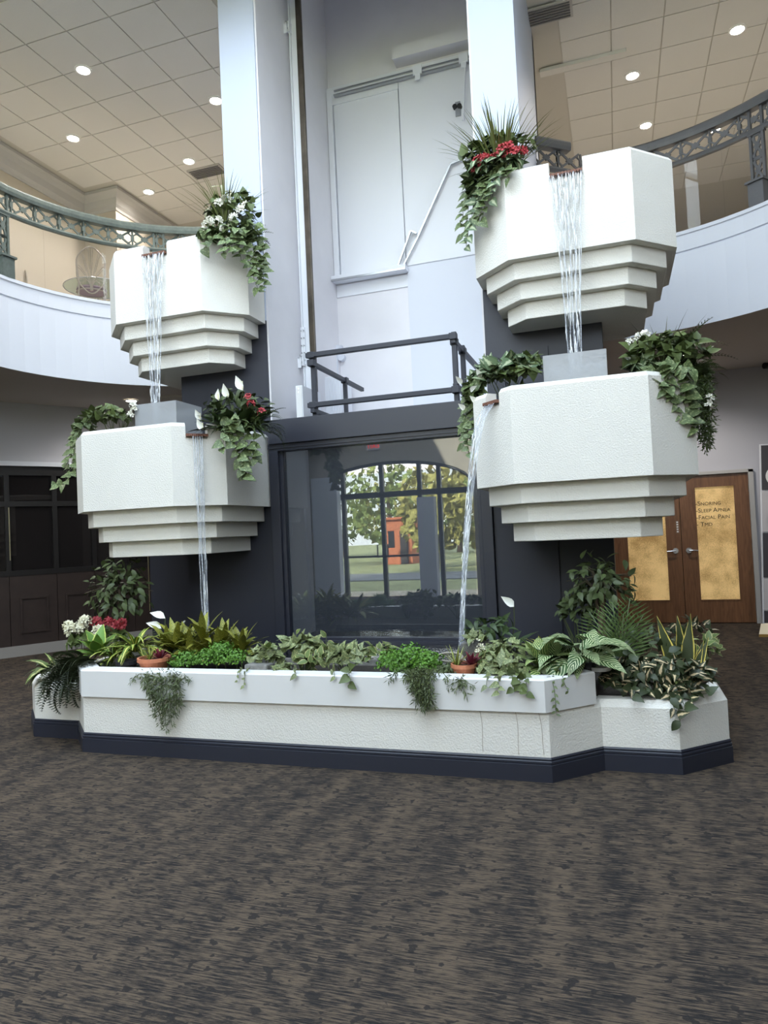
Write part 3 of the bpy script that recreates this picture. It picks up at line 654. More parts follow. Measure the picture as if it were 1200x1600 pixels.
# ------------------------------------------------------------------ gallery railings
def lattice_mesh(L, Hh, m_):
    mb = MB(); w = .016
    for s in (-1, 1): mb.bar((-L/2*.86,0,s*Hh/2),(L/2*.86,0,-s*Hh/2), .026, w, (0,1,0))
    mb.add([(x*.052,y,z*.042) for y in (-.011,.011) for x,z in ((-1,0),(0,-1),(1,0),(0,1))], [(0,1,2,3),(7,6,5,4),(0,4,5,1),(1,5,6,2),(2,6,7,3),(3,7,4,0)])
    for s in (-1, 1):
        mb.box(s*L/2-.02,s*L/2+.02,-.011,.011,-.03,.03); mb.box(s*L/2-.009,s*L/2+.009,-.01,.01,-Hh/2,Hh/2)
        for q in (-1, 1): mb.bar((s*L/2*.98,0,q*.03),(s*L/2*.70,0,q*Hh*.30), .016, .014, (0,1,0)); mb.box(s*L*.34-.014,s*L*.34+.014,-.01,.01,q*Hh*.33-.012,q*Hh*.33+.012)
    return mb.mesh('lattice', m_)
def walk(path, step):
    out = []; acc = 0; P = [Vector((x,y,0)) for x,y in path]
    for a, b in zip(P, P[1:]):
        L = (b-a).length; d = (b-a)/L
        while acc <= L: out.append((a+d*acc, d)); acc += step
        acc -= L
    return out
def gallery_rail(label, path, m_, posts, glass=True, loc=None):
    t = thing('gallery_railing', label, 'railing', (path[0][0], path[0][1], 5.03)); ctr = offset(path, -.06)
    MB().sweep(ctr, [(-.05,6.13),(-.06,6.17),(-.06,6.215),(-.045,6.24),(.045,6.24),(.06,6.215),(.06,6.17),(.05,6.13),(-.05,6.13)]).build('top_rail', m_, t)
    MB().sweep(ctr, [(-.025,5.865),(-.035,5.89),(-.025,5.915),(.025,5.915),(.035,5.89),(.025,5.865),(-.025,5.865)]).build('lower_rail', m_, t)
    L = .33; lm = lattice_mesh(L, .215, m_)
    for p, d in walk(ctr, L)[0:]:
        q = p+d*L/2; M = Matrix(((d.x,-d.y,0,q.x),(d.y,d.x,0,q.y),(0,0,1,6.022),(0,0,0,1))); inst('lattice', lm, t, M)
    vm = lattice_mesh(.27, .10, m_)
    for (x, y), d in posts:
        d = Vector((d[0],d[1],0)).normalized(); n = Vector((-d.y,d.x,0)); c = Vector((x,y,0))
        po = MB()
        for s in (-1,1): po.bar(c+d*.068*s+Vector((0,0,5.30)), c+d*.068*s+Vector((0,0,5.87)), .028, .04, tuple(n))
        for s in (-1,1): po.bar(c+d*.068*s+Vector((0,0,5.91)), c+d*.068*s+Vector((0,0,6.14)), .028, .04, tuple(n))
        po.bar(c+Vector((0,0,5.845)), c+Vector((0,0,5.875)), .05, .19, tuple(d))
        post = po.build('post', m_, t)
        for k in range(2):
            M = Matrix(((0,-n.x,d.x,c.x),(0,-n.y,d.y,c.y),(1,0,0,5.44+.27*k),(0,0,0,1))); inst('lattice', vm, post, M)
        ba = MB().bar(c+Vector((0,0,5.03)), c+Vector((0,0,5.285)), .17, .19, tuple(n)).bar(c+Vector((0,0,5.285)), c+Vector((0,0,5.31)), .21, .24, tuple(n))
        ba.build('post_base', m_, t)
    if glass:
        off = offset(path, -.06)
        for a in range(0, len(off)-1, 4):
            seg = off[a:a+5]
            if len(seg) > 1: MB().sweep(seg, [(-.004,5.05),(.004,5.05),(.004,5.865),(-.004,5.865),(-.004,5.05)]).build('glass_panel', RAILGLASS, t)
arcL = [(-4.815,-1.2)]+[(-2.375+2.44*math.cos(R(a)), 2.085+2.44*math.sin(R(a))) for a in range(180, 89, -6)]+[(-1.66,4.525)]
arcR = [(2.325+2.592*math.cos(R(a)), 2.02+2.592*math.sin(R(a))) for a in range(84, -1, -6)]+[(4.917,-1.2)]
def on_edge(px, py, cx, cy, r):
    best = None
    for a in range(0, 1800):
        t = R(a/10); x, y = cx+r*math.cos(t), cy+r*math.sin(t); v = Vector((x,y,6.2))-CAM
        u = 600+FPX*v.dot(_rt)/v.dot(_fw)
        if best is None or abs(u-px) < best[0]: best = (abs(u-px), (x,y), (-math.sin(t), math.cos(t)))
    return best[1:]
gallery_rail('green-grey iron lattice railing on the gallery behind the left basins', arcL, VERDIGRIS,
             [on_edge(2,0,-2.375,2.085,2.5), on_edge(247,0,-2.375,2.085,2.5)])
gallery_rail('dark grey iron lattice railing sweeping along the gallery on the right', arcR, IRON, [on_edge(1179,0,2.325,2.02,2.65)])
gallery_rail('short grey lattice railing piece joining the right white column', [(1.62,3.85),(2.0,4.16)], IRON, [], glass=False)

# ------------------------------------------------------------------ lamps
def recessed(name, x, y, z, label, grp, power):
    t = thing(name, label, 'ceiling light', (x,y,z), grp)
    MB().lathe([(.105,0),(.105,-.012),(.082,-.016),(.076,-.004),(.076,0)], (x,y,z), 24).build('trim_ring', WHITEPL, t)
    MB().lathe([(.0001,-.006),(.076,-.006),(.0761,-.003)], (x,y,z), 20).build('lens', LAMP, t)
    if power:
        d = bpy.data.lights.new('bulb', 'SPOT'); d.energy = power; d.spot_size = R(150); d.spot_blend = .6; d.color = (1,.95,.88); d.shadow_soft_size = .08
        o = bpy.data.objects.new('bulb', d); col.objects.link(o); o.parent = t; o.location = (0,0,-.05)
LP = 95
LN = ['nearest the top left of the left gallery','against the left white column, high','farthest left in the left gallery','beside the left column, lower of the two there','lowest, farthest from the hall']
for (x,y), s in zip([(-3.907,2.728),(-2.698,3.921),(-5.133,3.902),(-3.937,5.12),(-5.139,5.698)], LN):
    recessed('recessed_light', x, y, 7.736, 'round recessed light in left gallery tiles, '+s, 'recessed lights of the left gallery', LP)
RN = ['left of three, above the right basin','highest, near the top right corner','lowest, above the right basin rim','seen through the railing lattice']
q = onz(1116,200,7.75)
for (x,y), s in zip([(2.809,5.604),(4.046,5.153),(3.033,6.975),(q.x,q.y)], RN):
    recessed('recessed_light', x, y, 7.736, 'round recessed light in right gallery ceiling, '+s, 'recessed lights of the right gallery', 62)
q = onz(205,625,3.88); recessed('recessed_light', q.x, q.y, 3.876, 'recessed light under the gallery behind the lower left basin', None, 60)
for x, y, lb in ((3.2,5.9,'added fill light under the right gallery in front of the wooden doors'),(6.6,4.6,'added fill light under the right gallery beside the display panel'),(-5.6,1.2,'added fill light under the left gallery by the dark shop front')):
    recessed('recessed_light', x, y, 3.876, lb, None, 110)  # unseen fittings, added to fill the dark space under the galleries
q = onz(268,621,3.88); t = thing('ceiling_vent', 'flat dark round vent under the gallery near the left pier', 'vent', (q.x,q.y,3.87)); MB().lathe([(.0001,-.03),(.16,-.03),(.2,-.01),(.2,0)],(q.x,q.y,3.88),24).build('cover', SOFFIT, t)
for (pa, pb, lb) in (((850,8),(858,32),'grey slotted air vent in the ceiling beside the right column'),((310,271),(338,263),'grey slotted air vent in the ceiling left of the column')):
    a, b = onz(*pa,7.74), onz(*pb,7.74); c = (a+b)/2; t = thing('air_vent', lb, 'vent', (c.x,c.y,7.74))
    MB().box(c.x-.3,c.x+.3,c.y-.15,c.y+.15,7.715,7.737).build('vent_frame', CROWN, t)
    for k in range(6): MB().box(c.x-.27,c.x+.27,c.y-.125+.045*k,c.y-.105+.045*k,7.705,7.716).build('slat', IRON, t)

# ------------------------------------------------------------------ gallery furniture
def scroll_chair(label, px, py, rz_extra, zt=6.02):
    p = onz(px, py, zt); d = Vector((CAM.x-p.x, CAM.y-p.y)); rz = math.atan2(d.y, d.x)+R(90)+rz_extra
    t = thing('wire_chair', label, 'chair', (p.x,p.y,5.03), 'wire chairs on the left gallery', rz); M = wmat(t)
    def B(mb): mb.v = [tuple(M @ Vector(v)) for v in mb.v]; return mb
    zb, zc = .33, 1.0
    out = []
    for k in range(33):
        a = 2*math.pi*k/32; w = .205*(1+.05*math.cos(6*a)); out.append((w*math.sin(a)*(1 if math.cos(a) > -.3 else .96), 0, (zb+zc)/2+.345*math.cos(a)*(1+.02*math.cos(6*a))))
    B(MB().tube(out, .010, 6)).build('back_frame', CREAMMETAL, t)
    fan = MB(); c = Vector((0,0,zb+.03))
    for ang, ln in ((0,.60),(22,.56),(-22,.56),(45,.46),(-45,.46),(72,.33),(-72,.33)):
        a = R(ang); tip = c+Vector((math.sin(a)*ln*.50,0,.05+math.cos(a)*ln*.96)); s = 1 if ang >= 0 else -1
        ctl = c+Vector((math.sin(a)*ln*.10,0,.22))
        pth = [c.lerp(ctl,u).lerp(ctl.lerp(tip,u),u) for u in [i/7 for i in range(8)]]
        pr = Vector((math.cos(a),0,-math.sin(a)))*.032*(s if ang else 1)
        lp = pth+[tip+pr*.5+Vector((math.sin(a),0,math.cos(a)))*.02, tip+pr*1.1, tip+pr*.9-Vector((math.sin(a),0,math.cos(a)))*.05]+[pth[4]+pr*.5]
        fan.tube(lp, .006, 5)
        if ang == 0: fan.tube([Vector((-v.x,v.y,v.z)) for v in lp], .006, 5)
    fan.tube([c, c+Vector((0,0,.12))], .022, 6); B(fan).build('fan_back', CREAMMETAL, t)
    B(MB().lathe([(.0001,.455),(.2,.455),(.215,.43),(.2,.40),(.0001,.40)], (0,-.22,0), 20)).build('seat_cushion', CUSHION, t)
    B(MB().tube([(.21*math.sin(2*math.pi*k/16),-.22+.21*math.cos(2*math.pi*k/16),.395) for k in range(17)], .01, 6)).build('seat_ring', CREAMMETAL, t)
    for s in (-1,1):
        B(MB().tube([(s*.195,0,.80),(s*.175,-.01,.55),(s*.17,-.03,.40),(s*.2,.04,0)], .011, 6)).build('leg', CREAMMETAL, t)
        B(MB().tube([(s*.16,-.37,.40),(s*.19,-.42,0)], .011, 6)).build('leg', CREAMMETAL, t)
scroll_chair('cream wire chair with a leaf-fan back beside the upper left basin', 141, 388, R(180))
scroll_chair('cream wire chair seen edge-on over the far left gallery parapet', 38, 428, R(100), 5.98)
q = onz(152, 450, 5.77); t = thing('glass_table', 'round glass table behind the wire chair on the gallery', 'table', (q.x,q.y,5.03))
MB().lathe([(.0001,.73),(.50,.73),(.50,.742),(.0001,.742)], (q.x,q.y,5.03), 36).build('table_top', TABLEGLASS, t)
MB().tube([(q.x+.502*math.cos(2*math.pi*k/36),q.y+.502*math.sin(2*math.pi*k/36),5.766) for k in range(37)], .008, 6).build('rim', STEEL, t)
for k in range(4):
    a = R(45+90*k); MB().tube([(q.x+.3*math.cos(a),q.y+.3*math.sin(a),5.76),(q.x+.05*math.cos(a),q.y+.05*math.sin(a),5.4),(q.x+.3*math.cos(a),q.y+.3*math.sin(a),5.03)], .012, 6).build('leg', CREAMMETAL, t)

# ------------------------------------------------------------------ right edge: folding display, tray, camera
db = thing('display_panel', 'tall display of dark and pale panels cut off beside the double door', 'display', (4.85,7.1,0))
M = Matrix.Translation((4.275,7.12,0)) @ Matrix.Rotation(R(2.2),4,'Y')
def B2(mb): mb.v = [tuple(M @ Vector(v)) for v in mb.v]; return mb
DP = mat('display_dark', (62,60,66), .5); LPn = mat('display_pale', (188,186,190), .5); PK = mat('display_pink', (178,152,150), .6); GRN = mat('logo_green', (86,110,72), .6)
B2(MB().box(-.02,1.1,.02,.05,.02,2.68)).build('backing', WHITEMETAL, db)
for (z1,z0,m_) in ((2.66,2.0,DP),(1.985,1.375,LPn),(1.36,.70,DP),(.685,.22,LPn),(.205,.03,DP)):
    pnl = B2(MB().box(0,1.08,0,.02,z0,z1)).build('panel', m_, db)
    if m_ is LPn: B2(MB().lathe([(.0001,-.1),(.10,-.1),(.12,.05),(.08,.22),(.0001,.3)], (.20,0,(z0+z1)/2-.08), 16)).build('pink_shape', PK, pnl)
B2(MB().tube([(.10,-.005,2.42),(.14,-.005,2.58),(.155,-.005,2.62)], .012, 6).tube([(.24,-.005,2.60),(.14,-.005,2.50),(.27,-.005,2.42)], .011, 6)).build('script_letter', WHITEPL, db)
lg = B2(MB().tube([(.20,-.001,2.20),(.20,-.008,2.20)], .15, 28)).build('round_logo', WHITEPL, db)
B2(MB().tube([(.22,-.008,2.22),(.22,-.012,2.22)], .06, 12).bar((.12,-.012,2.14),(.2,-.012,2.2),.03,.004,(0,1,0))).build('logo_leaf', GRN, lg)
q = onz(1186,995,0); t = thing('floor_tray', 'low pale wedge with gilded front edge on the carpet', 'tray', (q.x+.25,q.y,0))
MB().add([(q.x,q.y,.0),(q.x+.6,q.y-.05,.0),(q.x+.6,q.y+.5,0),(q.x+.1,q.y+.4,0),(q.x,q.y,.03),(q.x+.6,q.y-.05,.05),(q.x+.6,q.y+.5,.14),(q.x+.1,q.y+.4,.12)],[(3,2,1,0),(4,5,6,7),(1,2,6,5),(2,3,7,6),(3,0,4,7)]).build('wedge', CARDW, t)
MB().bar((q.x,q.y-.008,.016),(q.x+.6,q.y-.06,.026),.016,.036).build('gilt_edge', GILT, t)
q = at(1199,573,7.2); t = thing('security_camera', 'small black camera on the wall at the right frame edge', 'camera', (q.x,q.y,q.z))
MB().tube([(q.x-.06,7.1,q.z),(q.x+.1,7.2,q.z+.01)], .045, 12).build('housing', BLACK, t); MB().tube([(q.x+.06,7.18,q.z),(q.x+.06,7.33,q.z+.05)], .02, 8).build('mount', BLACK, t)
# exit sign over the street doors and things outdoors, seen only mirrored in the glass
t = thing('exit_sign', 'red exit sign above the street doors, mirrored in the glass', 'sign', (-3.5,-7.97,3.85))
MB().box(-3.68,-3.32,-8.0,-7.95,3.74,3.96).build('housing', WHITEPL, t)
text_mesh('lettering', 'EXIT', .17, emit('exit_red', (255,40,30), 3), t, Matrix.Translation((-3.5,-7.945,3.79)) @ Matrix.Rotation(R(180),4,'Z') @ RX, small=False, align='CENTER')
ORG = mat('orange_metal', (186,106,66), .6, bump=(14,.1)); BARK = mat('bark', (90,74,60), .9, bump=(20,.6)); CONC = mat('concrete_pole', (190,186,178), .8)
t = thing('orange_shed', 'orange clad building across the street, mirrored in the glass', 'building', (-9,-27,-.1))
MB().box(-9.6,-8.1,-31,-27,-.1,2.3).build('wall', ORG, t)
MB().box(-9.7,-8.0,-31.2,-26.8,2.3,2.42).build('roof', ORG, t); MB().box(-9.4,-9.05,-27.02,-26.99,.8,1.7).build('window', DARKGLASS, t); MB().box(-8.75,-8.3,-27.02,-26.99,-.1,1.7).build('door', DARKWOOD, t)
CAN = [mat('tree_canopy_green', (122,134,70), .8, bump=(6,1), var=(5,.4)), mat('tree_canopy_gold', (166,158,88), .8, bump=(6,1), var=(5,.4))]
def tree(x, y, h, w, k, label):
    t = thing('street_tree', label, 'tree', (x,y,-.1)); MB().tube([(x,y,-.1),(x+.1,y,h*.4),(x,y,h*.75)], [.22,.16,.08], 8).build('trunk', BARK, t)
    q = random.Random(int(x*10)); mb = MB()
    for i in range(420):
        a, b, rr = q.uniform(0,6.28), q.uniform(-1,1), q.uniform(.55,1)**.5
        c = Vector((x+w*rr*math.cos(a)*math.sqrt(1-b*b), y+w*rr*math.sin(a)*math.sqrt(1-b*b), h*.56+h*.44*rr*b)); s = q.uniform(.16,.34)
        d = Vector((q.uniform(-1,1),q.uniform(-1,1),q.uniform(-1,1))).normalized(); u = d.orthogonal().normalized(); v = d.cross(u)
        mb.add([c+u*s, c+v*s*.7, c-u*s, c-v*s*.7], [(0,1,2,3)])
    f = mb.build('foliage', CAN[k], t); f['kind'] = 'stuff'
for a in ((-13.2,-23,4.6,2.0,1,'golden street tree mirrored at the left side of the window'),(-11.3,-33,6.2,2.6,0,'green street tree mirrored left of the orange building'),(-5.6,-22,4.6,1.7,1,'golden street tree mirrored right of the orange building'),(-3.6,-24,5.0,1.9,1,'golden street tree mirrored at the right edge of the glass'),
          (-17.5,-41,6.4,3.0,0,'leftmost of the far green trees mirrored in the glass'),(-14.5,-43,5.6,2.8,1,'far golden tree mirrored behind the left trees'),(-12,-42,6.2,2.8,0,'far green tree mirrored above the orange building'),(-9,-43,5.4,2.8,0,'far green tree mirrored behind the orange building'),(-6.5,-41,6.0,2.8,0,'rightmost of the far green trees mirrored in the glass')): tree(*a)
t = thing('utility_pole', 'pale utility pole with crossarm mirrored in the glass', 'pole', (-10.2,-20,-.1)); MB().tube([(-10.2,-20,-.1),(-10.2,-20,5.2)], [.11,.08], 8).build('shaft', CONC, t); MB().box(-10.8,-9.6,-20.05,-19.95,4.6,4.7).box(-10.6,-9.8,-20.05,-19.95,4.0,4.08).build('crossarm', CONC, t)
# ------------------------------------------------------------------ plants
def leaf_mesh(name, m_, W, kind='ovate', bend=.5, fold=.12, n=5, wave=0):
    f = {'ovate': lambda y: math.sin(math.pi*y**.7), 'lance': lambda y: math.sin(math.pi*y**.85)**.9, 'heart': lambda y: math.sin(math.pi*min(1,(y*.93+.07))**.52),
         'strap': lambda y: min(1, (1-y)*2.2)*min(1, .35+y*2), 'blade': lambda y: (1-y)**.7*min(1,.5+y*2)}[kind]
    mb = MB(); mb.uv = []; y = z = 0.0; ds = 1/n
    for i in range(n+1):
        t = i/n; w = W/2*max(f(t), 0.02 if i in (0,n) else 0)
        a = -bend*t; wv = wave*math.sin(t*9)
        for s, u in ((-1,0),(0,.5),(1,1)):
            mb.v.append((s*w, y+fold*w*abs(s)*math.sin(-a), z+fold*2*w*abs(s)*math.cos(a)+wv*s)); mb.uv.append((u,t))
        y += ds*math.cos(a); z += ds*math.sin(a)
    for i in range(n):
        for j in (0,1): b = i*3+j; mb.f.append((b,b+1,b+4,b+3))
    return mb.mesh(name, m_, True)
def frond_mesh(name, m_, pairs=16, plen=.16, bend=1.0, sweepback=.35, pw=.03, droop=.05):
    mb = MB(); mb.uv = []; N = pairs*1; pos = []; y = z = 0
    for i in range(N+1):
        a = .35-bend*i/N; pos.append((y,z,a)); y += math.cos(a)/N; z += math.sin(a)/N
    def q(a, b, c, d): k = len(mb.v); mb.v += [a,b,c,d]; mb.uv += [(0,0),(1,0),(1,1),(0,1)]; mb.f.append((k,k+1,k+2,k+3))
    for i in range(N):
        (y0,z0,_),(y1,z1,_) = pos[i], pos[i+1]; q((-.005,y0,z0),(.005,y0,z0),(.004,y1,z1),(-.004,y1,z1))
        t = (i+.5)/N; L = plen*math.sin(math.pi*(.08+.92*t)**.8)**.8+.01
        for s in (-1,1):
            yb, zb = (y0+y1)/2, (z0+z1)/2; ty, tz = yb+L*sweepback, zb-droop*L/plen*.5+L*.1
            q((0,yb-pw/2,zb),(s*L*.55,yb-pw*.45+L*sweepback*.5,zb+L*.06),(s*L,ty,tz),(s*L*.5,yb+pw*.6+L*sweepback*.5,zb+L*.06))
    return mb.mesh(name, m_, False)
def frame(pos, d, up, s):
    d = Vector(d).normalized(); up = Vector(up); z = up-d*up.dot(d)
    z = z.normalized() if z.length > 1e-4 else d.orthogonal().normalized(); x = d.cross(z)
    return Matrix(((x.x*s,d.x*s,z.x*s,pos[0]),(x.y*s,d.y*s,z.y*s,pos[1]),(x.z*s,d.z*s,z.z*s,pos[2]),(0,0,0,1)))
STEM = mat('plant_stem', (86,96,60), .6); DSTEM = mat('dark_stem', (70,62,46), .8)
class Q(random.Random): pass
def rv(q): return Vector((q.gauss(0,1),q.gauss(0,1),q.gauss(0,1))).normalized()
def plant(name, label, loc, cat='plant', group=None): return thing(name, label, cat, tuple(loc), group)
def rosette(t, base, mes, n, size, e_out, e_in, q, az=None, spread=.02, part='leaf'):
    base = Vector(base)
    for i in range(n):
        f = (i+.5)/n; a = (2.39996*i+q.uniform(-.25,.25)) if az is None else R(az[0]+(az[1]-az[0])*q.random())
        e = R(e_out+(e_in-e_out)*f+q.uniform(-7,7)); d = Vector((math.cos(a)*math.cos(e), math.sin(a)*math.cos(e), math.sin(e)))
        p = base+Vector((math.cos(a),math.sin(a),0))*spread*(1-f*.6); up = Vector((-math.cos(a)*math.sin(e),-math.sin(a)*math.sin(e),math.cos(e)))+rv(q)*.15
        inst(part, mes[i % len(mes)], t, frame(p, d, up, size*q.uniform(.72,1.08)))
def bush(t, c, rad, mes, n, size, q, droop=.15, root=None, stems=7, smat=None, low=-.35, part='leaf', shell=.55):
    c = Vector(c); pts = []
    for i in range(n):
        while True:
            d = rv(q)
            if d.z > low: break
        u = q.uniform(shell,1)
        p = c+Vector((d.x*rad[0],d.y*rad[1],d.z*rad[2]))*u; pts.append(p)
        dr = d*.7+rv(q)*.65+Vector((0,0,.15-droop)); up = d*.6+Vector((0,-.35,.75))+rv(q)*.35
        inst(part, mes[i % len(mes)], t, frame(p-dr.normalized()*size*.4, dr, up, size*q.uniform(.65,1.15)))
    if root is not None:
        mb = MB(); root = Vector(root)
        for k in range(stems):
            e = pts[q.randrange(n)]; mid = root.lerp(e,.5)+Vector((0,0,.1*rad[2]))+rv(q)*.02
            mb.tube([root+rv(q)*.012, mid, e], [.005,.004,.002], 5)
        mb.build('stem', smat or STEM, t)
def strand(t, pts, mes, size, gap, q, out=(0,-1,0), smat=None, rr=.0025):
    P = [Vector(p) for p in pts]; fine = []
    for a, b in zip(P, P[1:]):
        n = max(1, int((b-a).length/.02)); fine += [a.lerp(b,k/n)+rv(q)*.004 for k in range(n)]
    fine.append(P[-1]); MB().tube(fine[::2] if len(fine) > 4 else fine, rr, 4).build('stem', smat or STEM, t)
    acc = 0; s = 1; out = Vector(out)
    for a, b in zip(fine, fine[1:]):
        acc += (b-a).length
        if acc >= gap:
            acc = 0; s = -s; d = (b-a).normalized(); sd = d.cross(out).normalized()*s
            dr = sd*.8+d*.45+out*.35+rv(q)*.35
            inst('leaf', mes[q.randrange(len(mes))], t, frame(b, dr, out+Vector((0,0,.5))+rv(q)*.3, size*q.uniform(.65,1.15)))
def px_line(*p): return [at(*v) for v in p]
def tufts(t, pts, m_, q, n=170, L=.035, w=.006, spread=.03, name='strand'):
    """feathery trailing stem: tiny needles around a hanging line, one mesh per stem"""
    P = [Vector(p) for p in pts]; mb = MB(); mb.tube(P, .002, 4)
    for i in range(n):
        f = q.random()*(len(P)-1); k = min(int(f), len(P)-2); p = P[k].lerp(P[k+1], f-k)
        side = rv(q); side.y = -abs(side.y)*.7; p = p+side*q.random()*spread; d = (side*.8+Vector((0,0,-.5))+rv(q)*.5).normalized(); s = d.cross(rv(q)).normalized()
        l = L*q.uniform(.6,1.2); mb.add([p, p+d*l*.5+s*w/2, p+d*l, p+d*l*.5-s*w/2], [(0,1,2,3)])
    return mb.build(name, m_, t)
def fluff(t, c, rad, m_, n, size, q, low=-.3):
    mb = MB(); c = Vector(c); mb.uv = []
    for i in range(n):
        while True:
            d = rv(q)
            if d.z > low: break
        lump = 1+.22*math.sin(d.x*9+c.x*20)*math.cos(d.y*8+d.z*7)
        p = c+Vector((d.x*rad[0],d.y*rad[1],d.z*rad[2]))*q.uniform(.5,1)*lump; a = (d+rv(q)*.7).normalized(); s = a.orthogonal().normalized(); s.rotate(Matrix.Rotation(q.uniform(0,6.28),3,a)); b = a.cross(s)
        l = size*q.uniform(.6,1.2); k = len(mb.v)
        mb.v += [tuple(v) for v in (p-b*l*.5, p+s*l*.36, p+b*l*.5+a*l*.15, p-s*l*.36)]; mb.uv += [(.5,0),(1,.5),(.5,1),(0,.5)]; mb.f.append((k,k+1,k+2,k+3))
    o = mb.build('foliage', m_, t); o['kind'] = 'stuff'; return o
def petal_mesh(name, m_, n=5, r=1.0, cup=.3):
    mb = MB(); mb.uv = []
    for k in range(n):
        a = 2*math.pi*k/n; ca, sa = math.cos(a), math.sin(a); b = len(mb.v)
        for x, w in ((.08,.0),(.6,.34),(1,.0),(.6,-.34)):
            mb.v.append(((x*ca-w*sa)*r, (x*sa+w*ca)*r, cup*x*x*r)); mb.uv.append((.5,x))
        mb.f.append((b,b+1,b+2,b+3))
    return mb.mesh(name, m_)
def cluster(t, c, rad, me, n, size, q, part='flower'):
    c = Vector(c)
    for i in range(n):
        d = rv(q); d.y = -abs(d.y) if q.random() < .8 else d.y; d.z = d.z if d.z > -.4 else -d.z
        p = c+Vector((d.x*rad[0],d.y*rad[1],d.z*rad[2])); M = frame(p, d.orthogonal(), d, size*q.uniform(.75,1.2)); inst(part, me, t, M)
def spathe(t, base, tip, me, size, q, face=(0,-1,.2)):
    base, tip = Vector(base), Vector(tip); MB().tube([base, base.lerp(tip,.6)+Vector((0,0,.03)), tip], .004, 5).build('flower_stem', STEM, t)
    inst('spathe', me, t, frame(tip, Vector((q.uniform(-.5,.5),q.uniform(-.3,0),1)), face, size))
    MB().tube([tip+Vector((0,-.008,.01)), tip+Vector((0,-.012,size*.55))], .006, 6).build('spadix', mat_cream, t)
mat_cream = mat('cream_spadix', (226,220,180), .6)
WHITEFL = mat('white_petals', (236,234,222), .6); REDFL = mat('red_petals', (140,36,44), .6, var=(30,.25)); PINKFL = mat('coral_petals', (178,62,68), .6, var=(30,.2)); CREAMFL = mat('cream_petals', (226,222,196), .6)
fW, fR, fP, fC = petal_mesh('flower', WHITEFL), petal_mesh('flower', REDFL), petal_mesh('flower', PINKFL), petal_mesh('flower', CREAMFL, 4)
G = leafmat
m_poth = G('pothos_leaf', 'patch', (86,102,64), (138,148,104)); m_pothd = G('pothos_dark', 'plain', (65, 80, 43), (95, 106, 58)); m_poth2 = G('pothos_pale', 'center', (82,100,70), (158,166,134))
m_fern = G('fern_leaf', 'plain', (55, 68, 38), (77, 91, 50)); m_fernd = G('fern_dark', 'plain', (43, 51, 33), (59, 68, 43)); m_dief = G('dieffenbachia_leaf', 'center', (87, 106, 58), (193, 191, 126)); m_hosta = G('hosta_leaf', 'margin', (95, 129, 58), (171, 183, 92))
m_fic = G('ficus_leaf', 'plain', (55, 66, 40), (87, 99, 60)); m_drac = G('dracaena_leaf', 'center', (95, 118, 45), (209, 202, 107)); m_crot = G('croton_leaf', 'stripe', (87, 99, 40), (191, 181, 80)); m_lily = G('lily_leaf', 'plain', (47, 63, 36), (67, 84, 47))
m_bright = G('bright_foliage', 'plain', (70,108,38), (104,146,54)); m_ivy = G('grey_ivy_leaf', 'patch', (107, 118, 78), (163, 164, 115)); m_ivy2 = G('ivy_leaf', 'margin', (93, 110, 62), (179, 175, 119)); m_burg = G('burgundy_leaf', 'plain', (96,34,48), (130,52,66))
m_cal = G('calathea_leaf', 'stripe', (58,88,42), (206,212,168)); m_cal2 = G('calathea_leaf_b', 'stripe', (70,100,46), (200,204,140)); m_hoya = G('hoya_leaf', 'center', (47, 55, 35), (199, 179, 142)); m_hoyd = G('hoya_dark_leaf', 'plain', (43, 51, 33), (65, 76, 47)); m_snake = G('snake_leaf', 'margin', (55, 63, 36), (207, 187, 92)); m_palm = G('palm_leaf', 'plain', (63, 84, 43), (95, 114, 62))
m_grass = G('grass_blade', 'plain', (87, 101, 60), (139, 145, 90)); m_grassd = G('dark_grass', 'plain', (61, 63, 42), (87, 85, 58)); m_asp = G('feather_foliage', 'plain', (75, 87, 57), (107, 116, 77)); m_spathe = G('white_spathe', 'plain', (232,232,222), (244,244,238))
def two(nm, m_, W, k, **kw):
    b = kw.pop('bend', .6); return [leaf_mesh(nm, m_, W, k, bend=b*.6, **kw), leaf_mesh(nm, m_, W, k, bend=b*1.2, **kw)]
POTH = two('leaf', m_poth, .88, 'heart', bend=.5); POTHD = two('leaf', m_pothd, .80, 'heart', bend=.5); POTH2 = two('leaf', m_poth2, .82, 'heart', bend=.5)
DIEF = two('leaf', m_dief, .36, 'ovate', bend=1.0); HOSTA = two('leaf', m_hosta, .42, 'ovate', bend=.7); FIC = two('leaf', m_fic, .46, 'ovate', bend=.5); DRAC = two('leaf', m_drac, .12, 'strap', bend=1.9, n=7)
CROT = two('leaf', m_crot, .20, 'lance', bend=1.0); LILY = two('leaf', m_lily, .34, 'ovate', bend=.9); IVY = two('leaf', m_ivy, .62, 'heart', bend=.5); IVY2 = two('leaf', m_ivy2, .6, 'ovate', bend=.5); BURG = two('leaf', m_burg, .22, 'lance', bend=.5)
CAL = two('leaf', m_cal, .42, 'ovate', bend=1.5, n=7); CAL2 = two('leaf', m_cal2, .34, 'ovate', bend=1.2, n=7); HOYA = two('leaf', m_hoya, .66, 'heart', bend=.6)+[leaf_mesh('leaf', m_hoyd, .7, 'heart', bend=.5), leaf_mesh('leaf', m_hoyd, .6, 'ovate', bend=.8)]; SNAKE = [leaf_mesh('leaf', m_snake, .17, 'strap', bend=.12, n=7, wave=.012)]
GRASS = two('blade', m_grass, .030, 'blade', bend=.7, n=6); GRASSD = two('blade', m_grassd, .03, 'blade', bend=.9, n=6); YUCCA = two('leaf', m_drac, .07, 'blade', bend=.3)
